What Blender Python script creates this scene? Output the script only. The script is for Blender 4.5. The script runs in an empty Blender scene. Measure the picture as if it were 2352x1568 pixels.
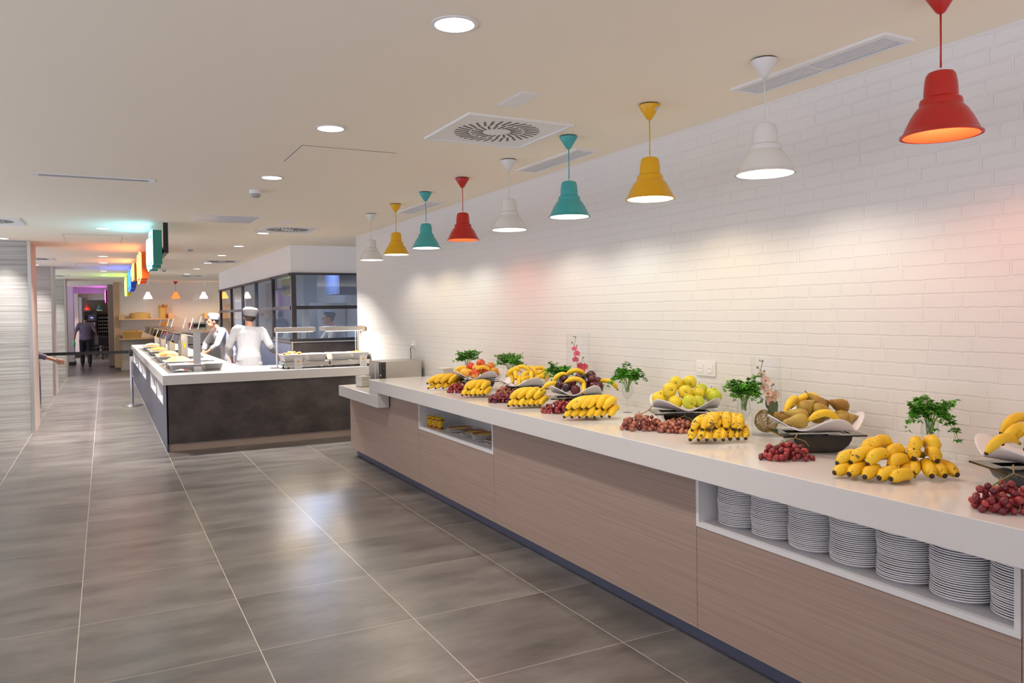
import bpy, math, random
from mathutils import Vector, Matrix, Euler
sc = bpy.context.scene
COL = sc.collection
PI = math.pi
rnd = random.Random(7)

# ------------------------------------------------------------------ camera, world, exposure
cam_d = bpy.data.cameras.new('camera')
cam = bpy.data.objects.new('camera', cam_d); COL.objects.link(cam); sc.camera = cam
cam_d.sensor_width = 36.0
cam_d.lens = 1785.46 / 2352 * 36.0
cam_d.shift_x = 2.94 / 2352
cam_d.shift_y = -27.08 / 2352
cam_d.clip_end = 200
_y, _p, _r = 0.4815, -0.0221, -0.0147
_fw = Vector((math.sin(_y)*math.cos(_p), math.cos(_y)*math.cos(_p), math.sin(_p)))
_rt = Vector((math.cos(_y), -math.sin(_y), 0)); _up = _rt.cross(_fw)
_r2 = _rt*math.cos(_r) + _up*math.sin(_r); _u2 = -_rt*math.sin(_r) + _up*math.cos(_r)
cam.matrix_world = Matrix(((_r2.x, _u2.x, -_fw.x, 0), (_r2.y, _u2.y, -_fw.y, 0), (_r2.z, _u2.z, -_fw.z, 1.6423), (0, 0, 0, 1)))
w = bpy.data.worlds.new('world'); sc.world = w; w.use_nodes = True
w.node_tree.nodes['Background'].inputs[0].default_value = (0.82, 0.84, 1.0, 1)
# background made brighter below the horizon, added to light the ceiling from below
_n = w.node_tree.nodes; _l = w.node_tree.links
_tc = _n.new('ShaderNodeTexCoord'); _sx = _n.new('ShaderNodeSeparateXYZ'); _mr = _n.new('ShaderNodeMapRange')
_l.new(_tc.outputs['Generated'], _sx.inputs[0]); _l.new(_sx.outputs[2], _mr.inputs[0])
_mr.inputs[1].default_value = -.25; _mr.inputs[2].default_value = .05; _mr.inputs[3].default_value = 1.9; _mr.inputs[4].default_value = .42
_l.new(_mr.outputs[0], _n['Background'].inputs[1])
sc.view_settings.view_transform = 'Standard'; sc.view_settings.look = 'None'
sc.view_settings.exposure = 0.45; sc.view_settings.gamma = 1.0
sc.view_settings.use_curve_mapping = False
sc.cycles.max_bounces = 8; sc.cycles.transparent_max_bounces = 24; sc.cycles.sample_clamp_indirect = 2.5
sc.cycles.caustics_reflective = False; sc.cycles.caustics_refractive = False
sc.cycles.use_denoising = True
E_PEND, E_DOWN, E_HEAT, E_KIT = 10.8, 80.0, 11.0, 55.0
CEIL = 2.776

# ------------------------------------------------------------------ materials
MATS = {}
def newmat(name):
    m = bpy.data.materials.new(name); m.use_nodes = True; MATS[name] = m
    return m, m.node_tree.nodes, m.node_tree.links, m.node_tree.nodes['Principled BSDF']
def mat(name, col, rough=0.5, metal=0.0, spec=0.5, bump=0.0, bscale=40.0, var=0.0, vscale=6.0, emit=None, estr=0.0, sss=0.0, coat=0.0, trans=0.0, col2=None, stretch=None):
    m, n, l, b = newmat(name)
    b.inputs['Base Color'].default_value = (*col, 1); b.inputs['Roughness'].default_value = rough
    b.inputs['Metallic'].default_value = metal; b.inputs['Specular IOR Level'].default_value = spec
    b.inputs['Coat Weight'].default_value = coat; b.inputs['Subsurface Weight'].default_value = sss
    b.inputs['Subsurface Radius'].default_value = (0.01, 0.006, 0.004)
    b.inputs['Transmission Weight'].default_value = trans
    if emit: b.inputs['Emission Color'].default_value = (*emit, 1); b.inputs['Emission Strength'].default_value = estr
    tc = n.new('ShaderNodeTexCoord'); mp = n.new('ShaderNodeMapping'); l.new(tc.outputs['Object'], mp.inputs[0])
    if stretch: mp.inputs['Scale'].default_value = stretch
    if var > 0 or col2:
        nz = n.new('ShaderNodeTexNoise'); nz.inputs['Scale'].default_value = vscale; nz.inputs['Detail'].default_value = 5
        l.new(mp.outputs[0], nz.inputs['Vector'])
        r = n.new('ShaderNodeValToRGB'); l.new(nz.outputs['Fac'], r.inputs[0])
        c2 = col2 or tuple(min(1, c*(1+var)) for c in col); c1 = col if col2 else tuple(c*(1-var) for c in col)
        r.color_ramp.elements[0].position = .35; r.color_ramp.elements[1].position = .65
        r.color_ramp.elements[0].color = (*c1, 1); r.color_ramp.elements[1].color = (*c2, 1)
        l.new(r.outputs[0], b.inputs['Base Color'])
    if bump > 0:
        nb = n.new('ShaderNodeTexNoise'); nb.inputs['Scale'].default_value = bscale; nb.inputs['Detail'].default_value = 4
        l.new(mp.outputs[0], nb.inputs['Vector'])
        bp = n.new('ShaderNodeBump'); bp.inputs['Strength'].default_value = bump; bp.inputs['Distance'].default_value = .01
        l.new(nb.outputs['Fac'], bp.inputs['Height']); l.new(bp.outputs[0], b.inputs['Normal'])
    return m
def emat(name, col, s):
    m = bpy.data.materials.new(name); m.use_nodes = True; m.cycles.emission_sampling = 'NONE' if s < 8 and not name.startswith('lamp') else 'AUTO'; n = m.node_tree.nodes; n.clear()
    e = n.new('ShaderNodeEmission'); o = n.new('ShaderNodeOutputMaterial')
    e.inputs[0].default_value = (*col, 1); e.inputs[1].default_value = s
    m.node_tree.links.new(e.outputs[0], o.inputs[0]); MATS[name] = m; return m
def glassmat(name, tint=(.95, .97, .97), refl=.12, rough=.02):
    m = bpy.data.materials.new(name); m.use_nodes = True; n = m.node_tree.nodes; l = m.node_tree.links; n.clear()
    t = n.new('ShaderNodeBsdfTransparent'); g = n.new('ShaderNodeBsdfGlossy'); mx = n.new('ShaderNodeMixShader'); o = n.new('ShaderNodeOutputMaterial')
    lw = n.new('ShaderNodeLayerWeight'); lw.inputs[0].default_value = .5
    pw = n.new('ShaderNodeMath'); pw.operation = 'POWER'; l.new(lw.outputs['Facing'], pw.inputs[0]); pw.inputs[1].default_value = 4
    ml = n.new('ShaderNodeMath'); ml.operation = 'MULTIPLY_ADD'; l.new(pw.outputs[0], ml.inputs[0]); ml.inputs[1].default_value = min(1, refl*2.2); ml.inputs[2].default_value = refl*.3
    t.inputs[0].default_value = (*tint, 1); g.inputs['Roughness'].default_value = rough
    l.new(ml.outputs[0], mx.inputs[0]); l.new(t.outputs[0], mx.inputs[1]); l.new(g.outputs[0], mx.inputs[2]); l.new(mx.outputs[0], o.inputs[0])
    MATS[name] = m; return m
def math_node(n, op, a=None, b=None, l=None):
    x = n.new('ShaderNodeMath'); x.operation = op
    for i, v in enumerate((a, b)):
        if v is None: continue
        if isinstance(v, (int, float)): x.inputs[i].default_value = v
        else: l.new(v, x.inputs[i])
    return x.outputs[0]

def make_floor_mat():
    m, n, l, b = newmat('concrete_tile')
    g = n.new('ShaderNodeNewGeometry'); sp = n.new('ShaderNodeSeparateXYZ'); l.new(g.outputs['Position'], sp.inputs[0])
    gx = math_node(n, 'MULTIPLY', math_node(n, 'SUBTRACT', sp.outputs[0], 1.4426-8.0, l), 1.25, l)
    gy = math_node(n, 'MULTIPLY', math_node(n, 'SUBTRACT', sp.outputs[1], 7.1364-16.0, l), 1.25, l)
    def grout(v, wd):
        fr = math_node(n, 'FRACT', v, None, l); d = math_node(n, 'ABSOLUTE', math_node(n, 'SUBTRACT', fr, 0.5, l), None, l)
        return math_node(n, 'GREATER_THAN', d, 0.5-wd, l)
    gr = math_node(n, 'MAXIMUM', grout(gx, .0028), grout(gy, .0018), l)
    cb = n.new('ShaderNodeCombineXYZ'); l.new(math_node(n, 'FLOOR', gx, None, l), cb.inputs[0]); l.new(math_node(n, 'FLOOR', gy, None, l), cb.inputs[1])
    wn = n.new('ShaderNodeTexWhiteNoise'); l.new(cb.outputs[0], wn.inputs['Vector'])
    mp = n.new('ShaderNodeMapping'); mp.inputs['Scale'].default_value = (1.0, 2.6, 1); l.new(g.outputs['Position'], mp.inputs[0]); 
    off = n.new('ShaderNodeVectorMath'); off.operation = 'SCALE'; off.inputs['Scale'].default_value = 30; l.new(wn.outputs['Color'], off.inputs[0])
    ad = n.new('ShaderNodeVectorMath'); ad.operation = 'ADD'; l.new(mp.outputs[0], ad.inputs[0]); l.new(off.outputs[0], ad.inputs[1])
    n1 = n.new('ShaderNodeTexNoise'); n1.inputs['Scale'].default_value = 1.8; n1.inputs['Detail'].default_value = 7; n1.inputs['Roughness'].default_value = .5; l.new(ad.outputs[0], n1.inputs['Vector'])
    n2 = n.new('ShaderNodeTexNoise'); n2.inputs['Scale'].default_value = 14; n2.inputs['Detail'].default_value = 6; l.new(ad.outputs[0], n2.inputs['Vector'])
    f = math_node(n, 'ADD', math_node(n, 'MULTIPLY', n1.outputs['Fac'], .8, l), math_node(n, 'MULTIPLY', n2.outputs['Fac'], .2, l), l)
    r = n.new('ShaderNodeValToRGB'); l.new(f, r.inputs[0])
    r.color_ramp.elements[0].position = .28; r.color_ramp.elements[1].position = .76
    r.color_ramp.elements[0].color = (.060, .054, .052, 1); r.color_ramp.elements[1].color = (.200, .184, .174, 1)
    tv = n.new('ShaderNodeHueSaturation'); l.new(r.outputs[0], tv.inputs['Color']); l.new(math_node(n, 'ADD', math_node(n, 'MULTIPLY', wn.outputs['Value'], .22, l), .9, l), tv.inputs['Value'])
    mx = n.new('ShaderNodeMix'); mx.data_type = 'RGBA'; l.new(gr, mx.inputs[0]); l.new(tv.outputs[0], mx.inputs[6]); mx.inputs[7].default_value = (.46, .42, .35, 1)
    l.new(mx.outputs[2], b.inputs['Base Color'])
    b.inputs['Roughness'].default_value = .29
    bp = n.new('ShaderNodeBump'); bp.inputs['Strength'].default_value = .05; bp.inputs['Distance'].default_value = .01; l.new(f, bp.inputs['Height']); l.new(bp.outputs[0], b.inputs['Normal'])
def make_brick(name, col, bw, rh, mortar, strength, distort, rough=.55, swap='yz', seams=0.0, offset=.5, dist=.006, tint=None):
    """painted brick / glazed tile: one colour, the joints and faces in relief"""
    m, n, l, b = newmat(name)
    g = n.new('ShaderNodeNewGeometry'); sp = n.new('ShaderNodeSeparateXYZ'); l.new(g.outputs['Position'], sp.inputs[0])
    cb = n.new('ShaderNodeCombineXYZ'); l.new(sp.outputs[1 if swap == 'yz' else 0], cb.inputs[0]); l.new(sp.outputs[2], cb.inputs[1])
    v = cb.outputs[0]
    if distort:
        nz = n.new('ShaderNodeTexNoise'); nz.inputs['Scale'].default_value = 22; nz.inputs['Detail'].default_value = 3; l.new(v, nz.inputs['Vector'])
        s = n.new('ShaderNodeVectorMath'); s.operation = 'SCALE'; s.inputs['Scale'].default_value = distort; l.new(nz.outputs['Color'], s.inputs[0])
        a = n.new('ShaderNodeVectorMath'); a.operation = 'ADD'; l.new(v, a.inputs[0]); l.new(s.outputs[0], a.inputs[1]); v = a.outputs[0]
    if distort:   # every course starts at its own place and has its own brick length
        s2 = n.new('ShaderNodeSeparateXYZ'); l.new(v, s2.inputs[0])
        row = math_node(n, 'FLOOR', math_node(n, 'DIVIDE', s2.outputs[1], rh, l), None, l)
        w1 = n.new('ShaderNodeTexWhiteNoise'); w1.noise_dimensions = '1D'; l.new(row, w1.inputs['W'])
        sp2 = n.new('ShaderNodeSeparateColor'); l.new(w1.outputs['Color'], sp2.inputs[0])
        xx = math_node(n, 'MULTIPLY', s2.outputs[0], math_node(n, 'ADD', math_node(n, 'MULTIPLY', sp2.outputs[0], .30, l), .82, l), l)
        xx = math_node(n, 'ADD', xx, sp2.outputs[1], l)
        nl = n.new('ShaderNodeTexNoise'); nl.noise_dimensions = '2D'; nl.inputs['Scale'].default_value = 2.3; c3 = n.new('ShaderNodeCombineXYZ'); l.new(s2.outputs[0], c3.inputs[0]); l.new(math_node(n, 'MULTIPLY', row, 7.7, l), c3.inputs[1]); l.new(c3.outputs[0], nl.inputs['Vector'])
        xx = math_node(n, 'ADD', xx, math_node(n, 'MULTIPLY', nl.outputs['Fac'], .28, l), l)
        c2_ = n.new('ShaderNodeCombineXYZ'); l.new(xx, c2_.inputs[0]); l.new(s2.outputs[1], c2_.inputs[1]); v = c2_.outputs[0]
    br = n.new('ShaderNodeTexBrick'); l.new(v, br.inputs['Vector']); br.offset = offset; br.offset_frequency = 2; br.squash = .8 if distort else 1; br.squash_frequency = 3
    br.inputs['Scale'].default_value = 1; br.inputs['Brick Width'].default_value = bw; br.inputs['Row Height'].default_value = rh
    br.inputs['Mortar Size'].default_value = mortar; br.inputs['Mortar Smooth'].default_value = .35 if distort else .1
    br.inputs['Color1'].default_value = (1, 1, 1, 1); br.inputs['Color2'].default_value = (.93, .93, .93, 1); br.inputs['Mortar'].default_value = (0, 0, 0, 1)
    h = br.outputs['Color']
    n3 = n.new('ShaderNodeTexNoise'); n3.inputs['Scale'].default_value = 26; n3.inputs['Detail'].default_value = 5; l.new(cb.outputs[0], n3.inputs['Vector'])
    hh = math_node(n, 'SUBTRACT', math_node(n, 'ADD', h, math_node(n, 'MULTIPLY', n3.outputs['Fac'], .28 if distort else .05, l), l), 0, l)
    if seams:
        fr = math_node(n, 'FRACT', math_node(n, 'DIVIDE', math_node(n, 'SUBTRACT', sp.outputs[1], 2.654-9.4+.004, l), seams, l), None, l)
        cut = math_node(n, 'LESS_THAN', fr, .006, l); hh = math_node(n, 'SUBTRACT', hh, math_node(n, 'MULTIPLY', cut, .9, l), l)
    bp = n.new('ShaderNodeBump'); bp.inputs['Strength'].default_value = strength; bp.inputs['Distance'].default_value = dist
    l.new(hh, bp.inputs['Height']); l.new(bp.outputs[0], b.inputs['Normal'])
    b.inputs['Base Color'].default_value = (*col, 1); b.inputs['Roughness'].default_value = rough
    if tint:
        mx = n.new('ShaderNodeMix'); mx.data_type = 'RGBA'; l.new(br.outputs['Fac'], mx.inputs[0]); mx.inputs[6].default_value = (*col, 1); mx.inputs[7].default_value = (*tint, 1); l.new(mx.outputs[2], b.inputs['Base Color'])
def make_streak(name, c1, c2, axis_scale, rough=.45, bump=.15, scale=1.0, lo=.35, hi=.65, det=4):
    m, n, l, b = newmat(name)
    g = n.new('ShaderNodeNewGeometry'); mp = n.new('ShaderNodeMapping'); mp.inputs['Scale'].default_value = axis_scale; l.new(g.outputs['Position'], mp.inputs[0])
    nz = n.new('ShaderNodeTexNoise'); nz.inputs['Scale'].default_value = scale; nz.inputs['Detail'].default_value = det; nz.inputs['Roughness'].default_value = .65; l.new(mp.outputs[0], nz.inputs['Vector'])
    r = n.new('ShaderNodeValToRGB'); l.new(nz.outputs['Fac'], r.inputs[0]); r.color_ramp.elements[0].position = lo; r.color_ramp.elements[1].position = hi
    r.color_ramp.elements[0].color = (*c1, 1); r.color_ramp.elements[1].color = (*c2, 1); l.new(r.outputs[0], b.inputs['Base Color'])
    b.inputs['Roughness'].default_value = rough
    if bump:
        bp = n.new('ShaderNodeBump'); bp.inputs['Strength'].default_value = bump; bp.inputs['Distance'].default_value = .004; l.new(nz.outputs['Fac'], bp.inputs['Height']); l.new(bp.outputs[0], b.inputs['Normal'])
def make_banana(name, spots):
    m, n, l, b = newmat(name)
    tc = n.new('ShaderNodeTexCoord'); oi = n.new('ShaderNodeObjectInfo')
    of = n.new('ShaderNodeVectorMath'); of.operation = 'SCALE'; l.new(oi.outputs['Location'], of.inputs[0]); of.inputs['Scale'].default_value = 7.3
    ad = n.new('ShaderNodeVectorMath'); ad.operation = 'ADD'; l.new(tc.outputs['Object'], ad.inputs[0]); l.new(of.outputs[0], ad.inputs[1])
    n1 = n.new('ShaderNodeTexNoise'); n1.inputs['Scale'].default_value = 12; n1.inputs['Detail'].default_value = 2; l.new(ad.outputs[0], n1.inputs['Vector'])
    r = n.new('ShaderNodeValToRGB'); l.new(n1.outputs['Fac'], r.inputs[0]); r.color_ramp.elements[0].position = .3; r.color_ramp.elements[1].position = .7
    r.color_ramp.elements[0].color = (.80, .47, .010, 1); r.color_ramp.elements[1].color = (.88, .60, .025, 1)
    vo = n.new('ShaderNodeTexVoronoi'); vo.inputs['Scale'].default_value = 95; vo.inputs['Randomness'].default_value = 1; l.new(ad.outputs[0], vo.inputs['Vector'])
    sm = math_node(n, 'LESS_THAN', vo.outputs['Distance'], .10+.16*spots, l)
    n2 = n.new('ShaderNodeTexNoise'); n2.inputs['Scale'].default_value = 30; l.new(ad.outputs[0], n2.inputs['Vector'])
    ms = math_node(n, 'MULTIPLY', sm, math_node(n, 'GREATER_THAN', n2.outputs['Fac'], .62-.2*spots, l), l)
    n4 = n.new('ShaderNodeTexNoise'); n4.inputs['Scale'].default_value = 22; n4.inputs['Detail'].default_value = 4; l.new(ad.outputs[0], n4.inputs['Vector'])
    big = math_node(n, 'GREATER_THAN', n4.outputs['Fac'], .70-.06*spots, l)
    fac = math_node(n, 'MAXIMUM', ms, math_node(n, 'MULTIPLY', big, .8, l), l)
    mx = n.new('ShaderNodeMix'); mx.data_type = 'RGBA'; l.new(fac, mx.inputs[0]); l.new(r.outputs[0], mx.inputs[6]); mx.inputs[7].default_value = (.10, .04, .012, 1)
    l.new(mx.outputs[2], b.inputs['Base Color']); b.inputs['Roughness'].default_value = .42
def make_fruit(name, c1, c2, scale=5, rough=.3, spots=None, sss=0.05, objvar=0.0, lo=.38, hi=.62, coat=0.0):
    m, n, l, b = newmat(name)
    tc = n.new('ShaderNodeTexCoord'); oi = n.new('ShaderNodeObjectInfo')
    of = n.new('ShaderNodeVectorMath'); of.operation = 'SCALE'; l.new(oi.outputs['Location'], of.inputs[0]); of.inputs['Scale'].default_value = 11.0
    ad = n.new('ShaderNodeVectorMath'); ad.operation = 'ADD'; l.new(tc.outputs['Object'], ad.inputs[0]); l.new(of.outputs[0], ad.inputs[1])
    n1 = n.new('ShaderNodeTexNoise'); n1.inputs['Scale'].default_value = scale; n1.inputs['Detail'].default_value = 3; l.new(ad.outputs[0], n1.inputs['Vector'])
    f = n1.outputs['Fac']
    if objvar: f = math_node(n, 'ADD', f, math_node(n, 'MULTIPLY', math_node(n, 'SUBTRACT', oi.outputs['Random'], .5, l), objvar, l), l)
    r = n.new('ShaderNodeValToRGB'); l.new(f, r.inputs[0]); r.color_ramp.elements[0].position = lo; r.color_ramp.elements[1].position = hi
    r.color_ramp.elements[0].color = (*c1, 1); r.color_ramp.elements[1].color = (*c2, 1)
    out = r.outputs[0]
    if spots:
        n2 = n.new('ShaderNodeTexNoise'); n2.inputs['Scale'].default_value = 110; n2.inputs['Detail'].default_value = 2; l.new(ad.outputs[0], n2.inputs['Vector'])
        mx = n.new('ShaderNodeMix'); mx.data_type = 'RGBA'; l.new(math_node(n, 'MULTIPLY', math_node(n, 'GREATER_THAN', n2.outputs['Fac'], .62, l), .6, l), mx.inputs[0]); l.new(out, mx.inputs[6]); mx.inputs[7].default_value = (*spots, 1); out = mx.outputs[2]
    l.new(out, b.inputs['Base Color']); b.inputs['Roughness'].default_value = rough; b.inputs['Subsurface Weight'].default_value = sss
    b.inputs['Subsurface Radius'].default_value = (.01, .004, .003); b.inputs['Coat Weight'].default_value = coat; b.inputs['Coat Roughness'].default_value = .15

make_floor_mat()
make_brick('painted_brick', (.78, .765, .74), .215, .063, .0055, .52, .012, seams=.94)
make_brick('glazed_tile', (.80, .77, .72), .30, .10, .002, .5, 0, rough=.12, swap='xz', dist=.002)
make_brick('kitchen_tile', (.72, .74, .74), .30, .10, .003, .5, 0, rough=.2, swap='xz', dist=.002)
make_streak('laminate', (.335, .235, .195), (.435, .325, .275), (3, 1.3, 300), rough=.42, bump=.03)
make_streak('ribbed_tile', (.27, .26, .25), (.52, .51, .49), (.5, .5, 42), rough=.45, bump=.9, lo=.3, hi=.7)
make_streak('slate', (.027, .021, .021), (.115, .095, .095), (1.6, 1.6, 2.4), rough=.5, bump=.15, scale=2.2, lo=.3, hi=.78, det=12)
make_streak('blue_slate', (.045, .056, .105), (.075, .090, .155), (1, 14, .5), rough=.33, bump=.05)
make_streak('pine', (.62, .38, .16), (.76, .52, .27), (4, 4, 60), rough=.5, bump=.05)
make_streak('pine_upright', (.50, .345, .21), (.62, .45, .30), (60, 60, 2), rough=.5, bump=.05)
make_banana('banana_clean', 0.0); make_banana('banana_freckled', 1.0); make_banana('banana_bruised', .5)
make_fruit('yellow_apple', (.50, .56, .025), (.80, .60, .03), 9, .28, objvar=.5)
make_fruit('red_apple', (.62, .05, .025), (.85, .46, .07), 16, .28, objvar=.45, lo=.4, hi=.6)
make_fruit('plum_skin', (.028, .008, .018), (.10, .012, .022), 14, .22, objvar=.3, sss=0)
make_fruit('pear_skin', (.30, .155, .025), (.42, .30, .045), 14, .45, spots=(.50, .36, .06), objvar=.3)
make_fruit('red_grape', (.13, .014, .026), (.40, .045, .045), 30, .3, objvar=.9, sss=.15, lo=.1, hi=.9)
make_fruit('pink_grape', (.17, .035, .035), (.50, .19, .11), 30, .33, objvar=1.0, sss=.15, lo=.1, hi=.9)
make_fruit('dark_grape', (.07, .010, .028), (.26, .035, .045), 30, .3, objvar=.9, sss=.1, lo=.1, hi=.9)
mat('ceiling_paint', (.945, .86, .70), .9)
mat('white_paint', (.87, .86, .84), .8)
mat('white_plastic', (.82, .81, .80), .35)
mat('quartz', (.74, .715, .70), .14, var=.012, vscale=260)
mat('toe_metal', (.13, .145, .235), .35, metal=.3)
mat('beige_metal', (.42, .33, .28), .5)
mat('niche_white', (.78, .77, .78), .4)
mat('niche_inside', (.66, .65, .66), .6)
mat('steel', (.62, .60, .57), .28, metal=1, bump=.02, bscale=200, stretch=(1, 1, 30))
mat('steel_bright', (.80, .79, .78), .12, metal=1)
mat('dark_metal', (.020, .020, .024), .4)
mat('dark_frame', (.024, .022, .028), .45)
mat('black_plastic', (.010, .010, .011), .35)
mat('black_gloss', (.012, .011, .012), .12, coat=.5)
mat('porcelain', (.80, .79, .79), .12, coat=.3)
mat('plate_white', (.80, .79, .82), .15, coat=.3)
mat('melamine', (.80, .785, .80), .13)
for nm, c in (('red', (.50, .018, .012)), ('white', (.78, .76, .72)), ('yellow', (.80, .42, .004)), ('teal', (.055, .40, .40))):
    mat('shade_'+nm, c, .25)
    mat('canopy_'+nm, tuple(x*.95 for x in c), .4)
mat('shade_inner', (.85, .84, .82), .5)
mat('shade_inner_red_glow', (.62, .055, .016), .5, emit=(1, .12, .02), estr=.2)  # red lining emits faintly, standing in for the bulb's orange glow on it
emat('bulb', (1.0, .84, .66), 7); emat('downlight_glow', (1, .96, .9), 3.5)
emat('heat_glow', (1.0, .78, .52), 5); emat('lamp_shade_lit', (1, .90, .78), 2.2); emat('lamp_shade_red', (1, .14, .03), 2.0); emat('lamp_shade_yellow', (1, .62, .12), 2.0)
emat('neon_cyan', (.25, .8, 1.0), 3); emat('neon_green', (.35, 1, .12), 3.0); emat('neon_blue', (.05, .18, 1), 3.0); emat('neon_orange', (1, .36, .12), 2.6); emat('neon_magenta', (.75, .10, 1), 5); emat('blue_screen', (.1, .12, 1), 3); emat('amber_switch', (1, .30, .02), 1.2); emat('rack_glow', (1, .95, .9), 1.0)
mat('sign_teal', (.0, .22, .17), .3, coat=.4); mat('sign_orange', (.85, .12, .005), .35); mat('sign_amber', (.62, .24, .02), .35); mat('sign_blue', (.005, .06, .50), .35); mat('sign_yellow', (.62, .52, .01), .35); mat('sign_magenta', (.40, .005, .16), .35); mat('sign_black', (.01, .01, .01), .5)
glassmat('clear_glass', (.985, .99, .99), refl=.07); glassmat('window_glass', (.93, .95, .97), refl=.22); glassmat('wine_glass', (.97, .98, .98), refl=.14); glassmat('acrylic', (.98, .98, .985), refl=.1)
glassmat('smoked_glass', (.10, .12, .13), refl=.5)
mat('parsley_leaf', (.085, .34, .018), .42, var=.5, vscale=14, sss=.0); mat('parsley_stem', (.20, .38, .05), .5)
mat('dark_leaf', (.10, .16, .07), .45); mat('orchid_pink', (.78, .09, .14), .5); mat('orchid_cream', (.82, .58, .42), .5); mat('orchid_heart', (.42, .01, .10), .5); mat('orchid_stem', (.22, .17, .06), .6); mat('orchid_bud', (.30, .16, .08), .5)
mat('gold_vine', (.48, .31, .07), .35, metal=.6)
mat('grape_stem', (.26, .20, .05), .6); mat('fruit_stem', (.09, .05, .02), .7); mat('banana_tip', (.05, .028, .012), .8); mat('banana_crown', (.28, .24, .03), .6)
mat('napkin_paper', (.80, .77, .68), .85); mat('card_white', (.80, .79, .78), .6); mat('sticker_yellow', (.90, .62, .01), .5); mat('card_orange', (.85, .42, .08), .6)
mat('chef_cloth', (.36, .36, .385), .85, bump=.5, bscale=9); mat('skin_a', (.52, .25, .17), .55); mat('skin_b', (.34, .16, .10), .55); mat('hair_dark', (.018, .012, .01), .6); mat('navy_cloth', (.03, .06, .13), .8); mat('grey_shirt', (.17, .14, .21), .85); mat('dark_trousers', (.022, .02, .03), .85); mat('shoe_black', (.012, .012, .012), .4); mat('green_cloth', (.18, .62, .26), .8)
mat('wicker', (.62, .41, .12), .7, bump=.8, bscale=120); mat('bread_crust', (.55, .26, .06), .7, var=.35, vscale=30, bump=.3, bscale=40)
mat('pasta_food', (.78, .55, .16), .6, var=.4, vscale=60, bump=1, bscale=80); mat('roast_food', (.42, .14, .03), .5, var=.5, vscale=50, bump=1, bscale=70); mat('cream_food', (.80, .66, .42), .5, var=.2, vscale=60, bump=.6, bscale=60); mat('orange_food', (.90, .36, .02), .5, var=.3, vscale=70, bump=.6, bscale=60)
mat('cup_yellow', (.80, .55, .01), .4); mat('cup_orange', (.55, .13, .02), .45, col2=(.12, .03, .01), vscale=55, stretch=(1, 1, .15)); mat('plate_orange', (.42, .12, .03), .3, var=.4, vscale=30)
mat('knob_teal', (.02, .35, .33), .4); mat('grout_dark', (.05, .05, .05), .9); mat('purple_lit_wall', (.62, .58, .62), .7); mat('door_dark', (.34, .25, .20), .6); mat('rattan_dark', (.12, .08, .04), .7)  # plain pillar colour carries a tint of the purple light on it
mat('grey_panel', (.40, .39, .38), .7); mat('reflector', (.80, .79, .80), .22, metal=.35, bump=.8, bscale=6)

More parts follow.
